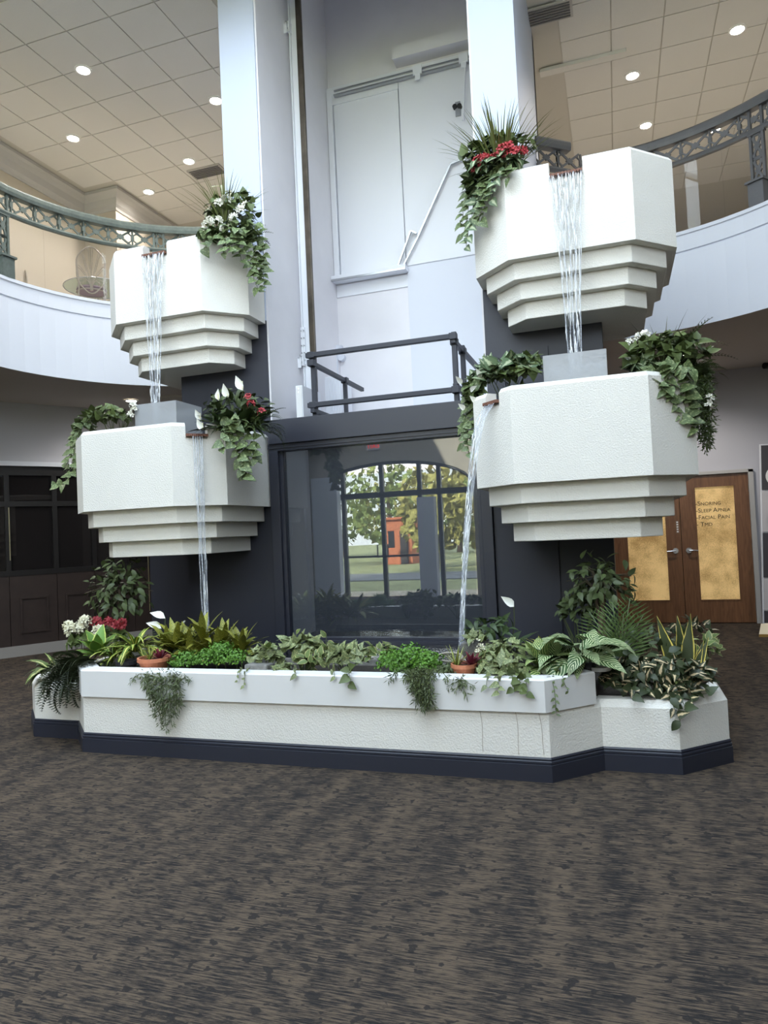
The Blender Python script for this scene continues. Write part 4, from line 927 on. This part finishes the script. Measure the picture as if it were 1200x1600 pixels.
FERN = [frond_mesh('frond', m_fern, 18, .15, 1.2), frond_mesh('frond', m_fern, 18, .15, 1.8)]; FERND = [frond_mesh('frond', m_fernd, 20, .20, 1.6, .3, .042), frond_mesh('frond', m_fernd, 20, .20, 2.4, .3, .042)]; PALM = [frond_mesh('frond', m_palm, 15, .34, .9, .8, .014, .10), frond_mesh('frond', m_palm, 15, .34, 1.3, .8, .014, .16)]
SPA = leaf_mesh('spathe', m_spathe, .5, 'ovate', bend=-.4, fold=.5)
SZ = .50
def soil(px, py, Y, z=SZ): p = at(px, py, Y); return Vector((p.x, Y, z))
q = random.Random(11)
# --- planter, left wing
b = soil(90,1032,.45,.42); t = plant('dieffenbachia', 'pale green broad leaves drooping over the planter at its far left end', b); rosette(t, b+Vector((-.05,-.05,.14)), DIEF, 16, .27, -25, 45, q, az=(150,300)); rosette(t, b+Vector((0,0,.1)), DIEF, 6, .24, 30, 70, q)
b = soil(128,1024,.30,.5); t = plant('boston_fern', 'dark fern hanging over the left end of the white planter', b); rosette(t, b+Vector((0,.02,.13)), FERND, 26, .44, -35, 35, q, az=(205,320)); rosette(t, b+Vector((.1,-.02,.1)), FERND, 12, .34, -20, 50, q, az=(180,360)); rosette(t, b+Vector((-.12,0,.06)), FERND, 14, .42, -30, 30, q, az=(215,310))
b = soil(153,1010,.62,.45); t = plant('hosta', 'small fresh green broad-leaf plant below the white and red blossoms', b); rosette(t, b+Vector((0,0,.20)), HOSTA, 20, .28, 5, 80, q)
b = soil(128,1000,.95,.42); t = plant('hydrangea', 'white blossom clusters left of the red flowers in the planter', b)
for x, y, r in ((114,986,.065),(126,980,.06),(134,970,.05),(154,985,.045),(108,978,.045)): cluster(t, at(x,y,.9), (r,r,r*.85), fC, 22, .034, q); MB().tube([b, at(x,y,.92)], .004, 5).build('stem', STEM, t)
bush(t, at(128,1002,.9), (.16,.1,.09), POTHD, 40, .11, q)
b = soil(170,1005,1.05,.45); t = plant('red_begonia', 'dark red flowers beside the white blossoms under the left indoor tree', b)
for x, y in ((160,978),(172,972),(182,980),(150,972),(190,975)): cluster(t, at(x,y,1.0), (.05,.05,.04), fR, 12, .034, q)
bush(t, at(172,995,1.05), (.18,.1,.09), POTHD, 40, .11, q, root=b)
def ficus(c, rad, base, n, label, size=.10):
    t = plant('ficus_tree', label, base, 'tree'); c = Vector(c); base = Vector(base)
    tr = MB()
    for k in range(3): tr.tube([base+rv(q)*.02, base.lerp(c,.45)+Vector((.025*math.sin(k*2.1),.025*math.cos(k*2.1),0)), c+Vector((.05*(k-1),0,.02))], [.022,.019,.012], 7)
    tr.build('trunk', BARK, t); br = MB()
    for k in range(16):
        d = rv(q); d.z = abs(d.z)*.8-.15; br.tube([c+Vector((0,0,-.08)), c+Vector((d.x*rad[0],d.y*rad[1],d.z*rad[2]))*.5+Vector((0,0,.04)), c+Vector((d.x*rad[0],d.y*rad[1],d.z*rad[2]))*.95], [.009,.006,.003], 5)
    br.build('branch', DSTEM, t); bush(t, c, rad, FIC, n, size, q, droop=.55, low=-.8, shell=.35)
b = soil(195,1000,1.25); ficus(at(186,924,1.25), (.38,.28,.38), b, 299, 'small leafy indoor tree standing under the lower left basin', .108)
b = soil(212,1030,.5); t = plant('dracaena', 'arching yellow-green striped blades beside the left terracotta pot', b); rosette(t, b+Vector((0,0,.20)), DRAC, 46, .38, 10, 78, q); b2 = soil(178,1032,.55); rosette(t, b2+Vector((0,0,.14)), DRAC, 22, .32, 10, 65, q)
b = soil(256,1000,1.05); t = plant('peace_lily', 'peace lily with white spathes left of the thin left stream', b); rosette(t, b+Vector((0,0,.05)), LILY, 14, .27, 25, 75, q)
for x, y, dx in ((258,966,-.9),(252,982,-.9),(287,976,.4)):
    e = at(x,y,1.0); MB().tube([b, b.lerp(e,.6)+Vector((0,0,.05)), e], .004, 5).build('flower_stem', STEM, t); inst('spathe', SPA, t, frame(e, (dx,-.2,.28), (0,-.75,.7), .15 if x < 280 else .07))
for x, Y, n, s in ((284,.72,40,'left'),(350,.80,40,'right')):
    b = soil(x,1010,Y); t = plant('croton', 'yellow-striped croton '+('left of the falling left stream' if s == 'left' else 'right of the falling left stream'), b)
    for k in range(5):
        bb = b+Vector(((k-2)*.09+q.uniform(-.03,.03),q.uniform(-.08,.08),.02)); rosette(t, bb+Vector((0,0,q.uniform(.08,.22))), CROT, n//2, .31, 5, 84, q); MB().tube([bb-Vector((0,0,.02)), bb+Vector((0,0,.12))], .006, 5).build('stem', STEM, t)
def pot(px, py, Y, r, h, label, name='terracotta_bowl', m_=TERRA, tilt=0, z0=None):
    p = at(px,py,Y); z = z0 if z0 is not None else p.z-h; t = thing(name, label, 'pot', (p.x,Y,z))
    o = MB().lathe([(.001,0),(r*.72,0),(r*.96,h*.72),(r*.98,h*.74),(r*1.06,h*.74),(r*1.06,h),(r*.94,h),(r*.9,h*.7),(.001,h*.7)], (p.x,Y,z), 26).build('bowl', m_, t, smooth=False)
    MB().lathe([(.001,h*.78),(r*.92,h*.78)], (p.x,Y,z), 20).build('potting_soil', SOIL, t)
    return Vector((p.x,Y,z+h*.78))
pot(198,1041,.34,.085,.12,'dark plastic nursery pot left of the left terracotta bowl', 'nursery_pot', DARKPOT, z0=.54)
def pot_plants(c, lbl):
    t = plant('red_succulent', 'burgundy rosette plant growing in the '+lbl, c+Vector((.05,0,0))); rosette(t, c+Vector((.055,0,.01)), BURG, 34, .10, 10, 85, q)
    t = plant('yucca', 'spiky yellow-green tuft growing in the '+lbl, c+Vector((-.05,0,0))); rosette(t, c+Vector((-.055,.02,.0)), YUCCA, 26, .16, 25, 85, q)
pot_plants(pot(241,1031,.24,.125,.11,'terracotta bowl on the left half of the planter edge', z0=.60), 'left terracotta bowl')
pot_plants(pot(725,1041,.22,.085,.10,'terracotta bowl on the right half of the planter edge', z0=.60), 'right terracotta bowl')
b = soil(320,1040,.28); t = plant('maidenhair_bush', 'bright green small-leaved bush right of the left terracotta bowl', b)
for x, y, r in ((290,1034,.13),(325,1030,.15),(360,1030,.14),(345,1018,.1)): fluff(t, at(x,y,.26), (r,.12,.085), m_bright, 650, .024, q)
b = soil(640,1040,.26); t = plant('maidenhair_bush', 'bright green small-leaved bush at the middle right of the planter', b)
for x, y, r in ((612,1036,.11),(640,1028,.14),(668,1036,.11),(632,1048,.1)): fluff(t, at(x,y,.24), (r,.12,.10), m_bright, 700, .024, q)
for lab, x0, w, yb_, n, pts in (('feathery trailing fern hanging below the left terracotta bowl',252,30,1146,11,(243,1055)),('feathery trailing fern hanging below the right bright green bush',655,17,1138,8,(650,1052))):
    b = at(pts[0],pts[1],.05); t = plant('asparagus_fern', lab, b)
    for k in range(n):
        f = k/(n-1); x = x0-w+2*w*f; xb = x0+(x-x0)*.65+8; ye = yb_-q.uniform(0,34)-abs(f-.6)*40
        tufts(t, [at(x0+(x-x0)*.7,pts[1]+2,.10), at(x,pts[1]+2,-.035), at((x+xb)/2,(pts[1]+ye)/2,-.06), at(xb,ye,-.05)], m_asp, q, 150, .045, .008, .028)
    for k in range(5): tufts(t, [at(x0,pts[1]-4,.1), at(x0+(k-2)*16,pts[1]-5-2*(k%2),.0), at(x0+(k-2)*24,pts[1]+10,-.05)], m_asp, q, 70, .04, .008, .02)
b = at(715,1068,.0); t = plant('asparagus_fern', 'short feathery sprig under the right terracotta bowl', b)
for xe, ye in ((712,1078),(728,1088),(742,1072),(700,1072)): tufts(t, [at(722,1060,.1), at(720,1062,-.02), at(xe,ye,-.04)], m_asp, q, 60, .04, .008, .02)
b = soil(412,1040,.26); t = plant('grey_ivy', 'grey-green ivy with a pale tip behind the small stone block', b); bush(t, at(414,1028,.28), (.15,.12,.10), IVY, 70, .085, q, root=b); rosette(t, at(417,1014,.24), IVY2, 9, .09, 20, 80, q)
for x in (372,382): strand(t, px_line((x+8,1044,.1),(x,1050,-.03),(x-1,1072 if x > 375 else 1064,-.04)), IVY, .035, .022, q)
p = at(405,1047,.17); t = thing('stone_block', 'rough grey stone block on the planter edge under the grey ivy', 'stone', (p.x,.17,.60)); MB().prism([(p.x-.1,.12),(p.x+.09,.115),(p.x+.1,.22),(p.x-.09,.23)], .60, .685).build('block', STONE, t, bevel=.012)
b = soil(475,1035,.4); t = plant('variegated_ivy', 'tall loose ivy in front of the left half of the dark glass', b); bush(t, at(470,1012,.4), (.17,.14,.13), IVY, 80, .095, q, root=b, stems=10); bush(t, at(486,1030,.3), (.13,.1,.08), IVY2, 40, .085, q)
for x, y in ((462,985),(510,992),(478,992),(496,1000)): strand(t, [b, at(x,(y+1025)/2+4,.45), at(x,y,.45)], IVY2, .075, .04, q)
b = soil(540,1040,.3); t = plant('grey_pothos', 'grey-green pothos in front of the middle of the dark glass', b); bush(t, at(540,1026,.3), (.20,.14,.11), IVY, 95, .10, q, root=b, stems=10); bush(t, at(590,1022,.38), (.16,.12,.09), IVY2, 55, .085, q); bush(t, at(440,1046,.2), (.10,.1,.05), IVY, 26, .07, q)
strand(t, px_line((545,1040,.1),(546,1052,-.03),(546,1068,-.04)), POTHD, .085, .03, q); strand(t, px_line((460,1040,.1),(462,1048,-.03),(462,1060,-.04)), IVY, .06, .03, q); strand(t, px_line((520,1040,.1),(522,1050,-.03),(523,1058,-.04)), IVY, .07, .03, q)
t = thing('hose_loop', 'cream looped hose lying left of the right terracotta bowl', 'hose', tuple(soil(700,1025,.45)))
MB().tube([at(683+20*(1-math.cos(a)),1027-7*math.sin(a)+0,.42+.08*math.sin(a)) for a in [R(30+20*k) for k in range(15)]], .009, 6).build('tube', CREAMMETAL, t, smooth=True)
def rock(c, s, label, sd):
    bm = bmesh.new(); bmesh.ops.create_icosphere(bm, subdivisions=2, radius=1); r2 = random.Random(sd)
    for v in bm.verts: v.co *= 1+r2.uniform(-.16,.12)
    me = bpy.data.meshes.new('rock'); bm.to_mesh(me); bm.free(); me.materials.append(STONE); o = bpy.data.objects.new('rock', me); col.objects.link(o); o.location = c; o.scale = s; tag(o, label, 'rock')
rock(at(748,1014,.8), (.15,.12,.10), 'grey boulder behind the right terracotta bowl where the stream lands', 3); rock(at(786,1020,.75), (.11,.11,.09), 'grey boulder right of the stream beside the peace lily', 5)
b = soil(765,985,.95); t = plant('arrowhead_plant', 'dark arching foliage on the boulder right of the thin right stream', b); bush(t, at(765,982,.85), (.22,.16,.10), two('leaf', m_lily, .3, 'ovate', bend=1.2), 60, .12, q, root=b); bush(t, at(742,996,.72), (.12,.08,.05), IVY, 34, .07, q); bush(t, at(790,1012,.62), (.16,.1,.07), IVY, 50, .08, q)
b = soil(795,1005,1.1); t = plant('peace_lily', 'single white spathe plant against the right navy pier', b); rosette(t, b+Vector((0,0,.12)), LILY, 13, .28, 10, 65, q); e = at(803,948,1.0); MB().tube([b+Vector((0,0,.1)), b.lerp(e,.6)+Vector((.02,0,.05)), e], .004, 5).build('flower_stem', STEM, t); inst('spathe', SPA, t, frame(e, (-.75,-.1,.6), (.3,-.9,.3), .13)); inst('leaf', LILY[0], t, frame(at(782,975,1.05), (.4,-.3,.5), (0,-1,.4), .14))
b = soil(785,1050,.22); t = plant('grey_ivy', 'grey-green ivy spilling over the planter right of the right terracotta bowl', b); bush(t, at(786,1046,.2), (.18,.13,.13), IVY, 120, .09, q, root=b, stems=10); bush(t, at(765,1030,.3), (.12,.1,.07), IVY2, 40, .07, q)
for x, ye in ((760,1078),(778,1082),(800,1076),(822,1084),(812,1078)): strand(t, px_line((x,1050,.1),(x,1062,-.03),(x+1,ye,-.05)), IVY if x < 800 else POTHD, .065, .026, q)
for (x, y) in ((745,1006),(752,1012),(748,1020)): cluster(t, at(x,y,.35), (.025,.025,.03), fC, 6, .018, q)
b = soil(845,1040,.32); t = plant('calathea', 'white-striped calathea left of the two at the right planter corner', b); rosette(t, b+Vector((0,0,.16)), CAL2, 22, .30, -5, 78, q); rosette(t, b+Vector((.08,.05,.2)), CAL, 12, .28, 0, 70, q); rosette(t, b+Vector((-.06,-.05,.12)), CAL2, 10, .25, -25, 40, q, az=(180,320))
b = soil(845,1010,.7); t = plant('croton', 'yellow-green croton tip behind the striped calathea', b)
for k in range(2): rosette(t, b+Vector((.05*k-.02,0,.16+.04*k)), CROT, 13, .17, 30, 85, q)
MB().tube([b, b+Vector((0,0,.18))], .008, 5).build('stem', STEM, t)
c = pot(908,1027,.42,.09,.13,'dark plastic nursery pot at the right planter corner', 'nursery_pot', DARKPOT, z0=.56)
t = plant('calathea', 'large broad-leaf striped calathea in the dark pot', c); 
for k in range(26):
    a = 2.39996*k; e = R(q.uniform(10,85)); st = c+Vector((q.uniform(-.05,.05),q.uniform(-.05,.05),0)); d = Vector((math.cos(a)*math.cos(e),math.sin(a)*math.cos(e),math.sin(e))); tp = st+d*q.uniform(.05,.18)
    MB().tube([st, tp], .004, 4).build('stalk', STEM, t); inst('leaf', CAL[k%2], t, frame(tp, d*.8+Vector((math.cos(a),math.sin(a),-.1))*.6, Vector((-math.cos(a)*.5,-math.sin(a)*.5-.3,1))+rv(q)*.35, q.uniform(.20,.33)))
for a, b_ in ((c, at(870,1020,.4)),): inst('leaf', CAL[0], t, frame(a+Vector((0,0,.08)), (-.5,-.5,.55), (0,-.3,1), .34))
p = at(935,1035,.45); t = thing('pot_saucer', 'white saucer edge beside the dark nursery pot', 'saucer', (p.x,.45,.60)); MB().lathe([(.001,0),(.08,0),(.10,.03),(.095,.03),(.08,.008),(.001,.008)], (p.x,.45,.625), 20).build('dish', WHITEPL, t)
b = soil(865,1055,.3); t = plant('creeping_vine', 'small-leaved vine trailing down the right front corner of the cap', b); v2 = two('leaf', m_pothd, .5, 'ovate')
strand(t, px_line((862,1052,.2),(864,1066,-.0),(868,1090,-.02),(869,1116,-.01)), v2, .035, .012, q); strand(t, px_line((872,1050,.25),(880,1062,.06),(888,1080,.06)), v2, .032, .012, q); bush(t, at(862,1048,.22), (.12,.1,.06), POTHD, 30, .075, q)
# --- planter, right wing
b = soil(940,1000,1.35,.4); ficus(at(938,915,1.35), (.30,.24,.28), b, 210, 'leafy indoor tree in front of the left leaf of the wooden double door'); 
b = soil(905,975,1.5,.42); t = plant('shrub', 'dark leafy shrub against the right navy pier', b); bush(t, at(905,955,1.5), (.20,.16,.19), FIC, 130, .095, q, droop=.4, root=b, stems=10)
b = soil(968,1015,.85,.42); t = plant('parlour_palm', 'feathery palm fronds in front of the wooden double door', b)
for xt, yt, L in ((985,945,.42),(922,966,.42),(932,990,.40),(1002,972,.36),(958,952,.34),(1000,1005,.32),(940,1012,.3),(975,975,.3)):
    s_ = b+Vector((0,0,.12)); d = at(xt,yt,.8)-s_; d.z += .08; MB().tube([b, s_+d*.12], .005, 5).build('stem', STEM, t); inst('frond', PALM[q.randrange(2)], t, frame(s_, d, Vector((0,-.8,.6))+rv(q)*.3, d.length*1.0))
b = soil(1005,1020,.8,.42); t = plant('shrub', 'dark filler foliage between the palm and the snake plant', b); bush(t, at(1005,1010,.95), (.30,.25,.13), HOYA[2:]+FIC[:1], 110, .085, q, root=b, stems=8)
b = soil(1030,1070,.52,.42); t = plant('hoya', 'pink and cream variegated trailing plant filling the right planter wing', b)
bush(t, at(1020,1052,.55), (.34,.20,.12), HOYA, 230, .092, q, root=b, stems=12, low=-.2, droop=.3); bush(t, at(1078,1060,.58), (.17,.14,.12), HOYA, 90, .09, q); bush(t, at(965,1066,.46), (.14,.1,.08), HOYA, 60, .085, q); bush(t, at(1020,1078,.42), (.28,.08,.06), HOYA, 70, .085, q, droop=.5)
for pts in (((1045,1080,.45),(1048,1092,.27),(1055,1112,.265),(1063,1126,.26)),((1060,1080,.45),(1064,1092,.29),(1072,1110,.28)),((1085,1075,.5),(1092,1085,.42),(1110,1082,.45)),((985,1068,.45),(988,1080,.27),(990,1088,.265)),((1075,1080,.5),(1080,1092,.36),(1082,1098,.36))): strand(t, px_line(*pts), HOYA, .085, .03, q)
b = soil(1068,1040,.85,.42); t = plant('snake_plant', 'snake plant with yellow leaf edges at the right end of the planter', b)
for xt, yt, w in ((1061,962,1),(1075,958,1),(1033,962,.8),(1094,1000,.9),(1085,1005,.7),(1100,995,.8),(1055,1000,.7)):
    d = at(xt,yt,.85)-b; inst('leaf', SNAKE[0], t, frame(b+Vector((d.x*.2,0,0)), d, (q.uniform(-.4,.4),-1,.1), d.length*1.0))
b2 = soil(1060,1045,.6,.42); t = plant('hosta', 'small striped broad-leaf rosette at the foot of the snake plant', b2); rosette(t, b2+Vector((0,0,.13)), CAL2, 11, .19, 5, 60, q)
b = soil(1098,1030,1.2,.42); t = plant('variegated_ivy', 'pale ivy behind the snake plant at the planter edge', b); bush(t, at(1095,1015,1.2), (.16,.2,.12), IVY2, 60, .08, q, root=b); bush(t, at(1075,985,1.5), (.2,.2,.1), HOYA, 40, .08, q)
b = soil(170,1040,.35); t = plant('ground_fern', 'low dark fern tufts between the left blades and the terracotta bowl', b); rosette(t, b+Vector((0,0,.03)), FERND, 16, .26, 10, 60, q); b2 = soil(200,1045,.3); rosette(t, b2+Vector((0,0,.03)), FERND, 12, .2, 10, 60, q)
b = soil(690,1050,.3); t = plant('moss_fern', 'low dark feathery ground cover around the hose loop', b)
for x in (672,690,705,760): fluff(t, at(x,1046,.25), (.1,.1,.04), m_asp, 260, .03, q)
# --- upper left basin
b = at(352,352,1.75); z = 4.60; b = Vector((b.x,1.75,z)); t = plant('grass_spray', 'grass spray with pale plumes rising from the upper left basin', b); rosette(t, b+Vector((0,0,.24)), GRASS, 100, .52, 45, 89, q, spread=.06)
for x, y in ((330,292),(345,300)): MB().tube([b, at(x+16,y-2,1.7), at(x,y,1.7)], [.004,.012,.006], 6).build('plume', CREAMFL, t)
t = plant('white_geranium', 'white blossoms among dark leaves on the upper left basin', b+Vector((0,-.05,0))); bush(t, at(362,336,1.72), (.32,.2,.24), POTHD, 150, .105, q, root=b, stems=8)
for x, y in ((342,318),(353,312),(328,345),(341,345),(365,340),(375,328),(350,358),(322,352),(385,322)): cluster(t, at(x,y,1.52), (.035,.03,.035), fW, 11, .03, q)
t = plant('basin_fern', 'small dark fern beside the left white column over the upper left basin', b+Vector((.1,.1,0))); rosette(t, b+Vector((.12,.05,.05)), FERN, 13, .36, 5, 60, q, az=(-60,60))
t = plant('trailing_pothos', 'pothos trailing over the corner of the upper left basin', b+Vector((0,-.15,0))); bush(t, at(365,365,1.6), (.30,.14,.14), POTH, 90, .105, q); bush(t, at(325,368,1.5), (.12,.1,.08), POTH, 36, .10, q)
for pts in (((380,360,1.7),(385,375,1.62),(392,410,1.64),(398,440,1.64),(405,456,1.66)),((395,355,1.8),(403,375,1.74),(408,410,1.75),(414,452,1.76)),((350,362,1.6),(352,378,1.44),(360,395,1.45)),((335,362,1.6),(332,372,1.42),(318,388,1.42)),((370,362,1.6),(372,380,1.5),(378,410,1.55)),((388,365,1.7),(398,390,1.66),(400,425,1.68)),((360,370,1.6),(352,392,1.43),(345,398,1.43)),((402,360,1.8),(412,385,1.76),(412,430,1.77))): strand(t, px_line(*pts), POTH, .10, .034, q, out=(.3,-.9,.1))
# --- upper right basin
b = at(785,240,1.8); b = Vector((b.x,1.8,4.6)); t = plant('grass_spray', 'dense grass spray rising from the upper right basin', b); rosette(t, b+Vector((-.02,0,.16)), GRASS, 170, .66, 48, 89, q, spread=.07)
t = plant('red_geranium', 'coral red blossoms at the foot of the grass on the upper right basin', b+Vector((0,-.05,0))); bush(t, at(778,236,1.75), (.34,.18,.16), POTHD, 120, .11, q, root=b, stems=8)
for x, y in ((748,252),(756,248),(768,250),(785,234),(795,230),(803,238),(793,243),(815,238),(745,262),(778,246)): cluster(t, at(x,y,1.5), (.04,.03,.03), fP, 11, .036, q)
rosette(t, b+Vector((-.12,-.1,.0)), FERN, 10, .3, 0, 50, q, az=(150,260))
t = plant('basin_fern', 'small fern against the right white column above the upper right basin', b+Vector((.15,0,0))); rosette(t, b+Vector((.14,-.02,.02)), FERN, 10, .28, 10, 60, q, az=(-60,60))
t = plant('trailing_pothos', 'pale pothos trailing down the left corner of the upper right basin', b+Vector((-.1,-.2,0))); bush(t, at(775,262,1.55), (.30,.14,.11), POTH2, 80, .12, q); bush(t, at(745,285,1.62), (.14,.1,.2), POTH, 50, .11, q)
for pts in (((760,260,1.6),(752,285,1.55),(742,320,1.6),(733,355,1.65),(728,390,1.66)),((770,262,1.55),(762,290,1.5),(756,330,1.55),(750,348,1.57)),((745,265,1.7),(735,300,1.72),(730,340,1.74),(722,372,1.76)),((790,258,1.5),(792,275,1.42),(797,282,1.42)),((752,262,1.65),(745,300,1.62),(748,330,1.6)),((738,275,1.75),(724,320,1.78),(722,350,1.78)),((780,262,1.5),(772,290,1.44),(768,312,1.48)),((765,262,1.55),(757,300,1.52),(742,345,1.6))): strand(t, px_line(*pts), POTH2 if q.random() < .6 else POTH, .105, .034, q, out=(-.3,-.9,.1))
# --- lower left basin
b = at(365,650,1.3); b = Vector((b.x,1.3,2.62)); t = plant('peace_lily', 'peace lily with several white spathes on the lower left basin', b); rosette(t, b+Vector((0,0,.02)), LILY, 44, .34, 5, 80, q, spread=.14); bush(t, at(368,640,1.25), (.36,.2,.2), two('leaf', m_fic, .36, 'lance'), 130, .14, q)
for x, y, k in ((357,618,.14),(380,606,.15),(314,652,.11),(342,622,.11),(318,668,.12)): spathe(t, b, at(x,y+4,1.1), SPA, k, q)
t = plant('pink_flower', 'small pink-red blossoms among the leaves right of the lower left basin spout', b+Vector((.1,0,0)))
for x, y in ((388,622),(392,632),(408,645)): cluster(t, at(x,y,1.1), (.03,.02,.035), fP, 9, .026, q); MB().tube([b, at(x,y,1.12)], .003, 4).build('stem', STEM, t)
t = plant('basin_fern', 'feathery plant reaching past the navy beam end from the lower left basin', b+Vector((.2,.1,0))); rosette(t, b+Vector((.22,.05,.05)), FERN, 18, .34, -20, 55, q, az=(-80,60)); rosette(t, b+Vector((.2,-.05,.05)), CROT[:0] or two('leaf', m_fern, .16, 'lance', bend=1.1), 26, .22, -25, 60, q, az=(-90,50))
t = plant('trailing_pothos', 'golden pothos trailing down the inner side of the lower left basin', b+Vector((.05,-.2,0))); bush(t, at(365,668,1.1), (.20,.12,.08), POTH, 50, .11, q)
for pts in (((362,668,1.1),(366,690,1.05),(376,720,1.08),(382,745,1.1)),((375,665,1.15),(384,690,1.12),(395,710,1.16),(400,722,1.16)),((355,668,1.05),(350,684,.98),(346,700,.98)),((370,668,1.1),(378,700,1.1),(384,730,1.14),(388,750,1.14)),((385,665,1.2),(398,690,1.2),(398,715,1.2))): strand(t, px_line(*pts), POTH, .10, .036, q, out=(.3,-.9,.1))
b = at(180,660,1.5); b = Vector((b.x,1.5,2.62)); t = plant('grass_spray', 'dark grass spray left of the left acrylic box', b+Vector((.05,0,0))); rosette(t, b+Vector((.08,0,.0)), GRASSD, 40, .36, 35, 85, q)
t = plant('leafy_shrub', 'low dark leaves along the rim of the lower left basin', b); bush(t, at(165,652,1.45), (.34,.2,.11), POTHD, 100, .10, q, root=b)
t = plant('white_geranium', 'white blossoms touching the left acrylic box', b+Vector((.15,-.1,0)))
for x, y in ((207,634),(210,642),(205,648)): cluster(t, at(x,y,1.2), (.025,.02,.03), fW, 8, .03, q); MB().tube([b, at(x,y,1.22)], .003, 4).build('stem', STEM, t)
t = plant('trailing_pothos', 'pothos hanging off the outer left side of the lower left basin', b+Vector((-.25,0,0))); bush(t, at(130,668,1.5), (.14,.14,.10), POTH, 40, .10, q)
for pts in (((128,665,1.5),(113,680,1.5),(108,710,1.5),(105,735,1.5),(102,755,1.5)),((125,668,1.4),(117,690,1.4),(115,720,1.4),(112,742,1.4)),((130,662,1.6),(118,676,1.6),(112,700,1.6),(104,728,1.6)),((122,672,1.5),(116,700,1.5),(118,735,1.5)),((104,752,1.5),(98,758,1.5),(86,760,1.5))): strand(t, px_line(*pts), POTH, .095, .03, q, out=(-.3,-.9,.1))
# --- lower right basin
b = at(790,590,1.5); b = Vector((b.x,1.5,2.62)); t = plant('arrowhead_plant', 'broad pale-veined leaves behind the lower right basin spout', b); bush(t, at(790,578,1.45), (.28,.2,.13), POTH2, 80, .13, q, root=b); bush(t, at(820,572,1.5), (.17,.12,.11), POTHD, 60, .12, q); bush(t, at(765,588,1.4), (.20,.14,.12), POTH2, 60, .12, q); bush(t, at(800,585,1.3), (.22,.1,.07), POTHD, 50, .11, q)
rosette(t, b+Vector((.1,0,.05)), two('leaf', m_pothd, .2, 'lance'), 20, .24, 20, 75, q)
t = plant('trailing_pothos', 'pothos with white blooms hanging left of the lower right basin', b+Vector((-.25,0,0))); bush(t, at(742,618,1.4), (.10,.14,.18), POTH, 70, .10, q)
for pts in (((755,600,1.5),(735,625,1.45),(728,660,1.45),(724,700,1.45)),((748,605,1.5),(732,640,1.4),(730,680,1.4),(733,712,1.4)),((760,595,1.45),(742,620,1.35),(738,660,1.38),(736,690,1.38)),((740,610,1.55),(724,640,1.55),(722,675,1.55))): strand(t, px_line(*pts), POTH, .09, .03, q, out=(-.2,-.95,.1))
for x, y in ((735,612),(726,640),(722,600),(743,628),(752,590)): inst('bloom', SPA, t, frame(at(x,y,1.3), Vector((q.uniform(-.8,.8),-.3,q.uniform(.2,1))), (0,-1,.2), .09))
b = at(1040,580,1.55); b = Vector((b.x,1.55,2.62)); t = plant('leafy_shrub', 'mixed dark foliage mound on the right end of the lower right basin', b); bush(t, at(1042,556,1.5), (.36,.24,.20), POTHD, 190, .11, q, root=b, stems=10); bush(t, at(1005,575,1.5), (.16,.14,.08), POTH2, 40, .11, q)
t = plant('basin_fern', 'bright fern fronds topping the lower right basin foliage', b+Vector((.1,0,0))); rosette(t, b+Vector((.1,0,.22)), FERN, 22, .44, 5, 70, q); rosette(t, at(1085,585,1.5), FERN, 8, .26, -5, 30, q, az=(-60,40))
t = plant('grass_spray', 'sparse dark blades above the lower right basin foliage', b+Vector((.0,.05,0))); rosette(t, b+Vector((0,.05,.12)), GRASSD, 36, .58, 45, 86, q)
t = plant('white_geranium', 'white blossoms at the left of the lower right basin foliage', b+Vector((-.2,0,0)))
for x, y in ((985,535),(998,527),(1008,524),(990,552),(983,560)): cluster(t, at(x,y,1.5), (.03,.03,.03), fW, 8, .028, q); MB().tube([b, at(x,y,1.5)], .003, 4).build('stem', STEM, t)
t = plant('trailing_pothos', 'golden pothos trailing down the right corner of the lower right basin', b+Vector((.1,-.3,0))); bush(t, at(1040,588,1.15), (.24,.14,.10), POTH, 70, .12, q)
for pts in (((1040,585,1.1),(1042,605,1.03),(1052,635,1.1),(1062,655,1.14)),((1055,585,1.15),(1062,610,1.12),(1072,640,1.17),(1085,668,1.2)),((1030,585,1.1),(1030,600,1.0),(1040,620,1.04)),((1065,590,1.2),(1072,615,1.17),(1078,640,1.2)),((1062,650,1.14),(1068,658,1.14),(1074,660,1.14)),((1075,650,1.2),(1082,668,1.22),(1086,674,1.22))): strand(t, px_line(*pts), POTH, .115, .036, q, out=(.2,-.95,.1))
t = plant('asparagus_fern', 'dense feathery trailer with white blooms right of the lower right basin', b+Vector((.4,.1,0)))
for k in range(15):
    x = 1090+q.uniform(-6,20); tufts(t, [at(1080,572,1.6), at(x,582,1.55), at(x+2,630,1.5+q.uniform(-.1,.1)), at(1094+(x-1090)*.7+4,690+q.uniform(-22,18),1.5)], m_fern, q, 170, .045, .011, .035)
for x, y in ((1108,622),(1112,628),(1106,635)): cluster(t, at(x,y,1.4), (.02,.02,.02), fW, 5, .028, q)
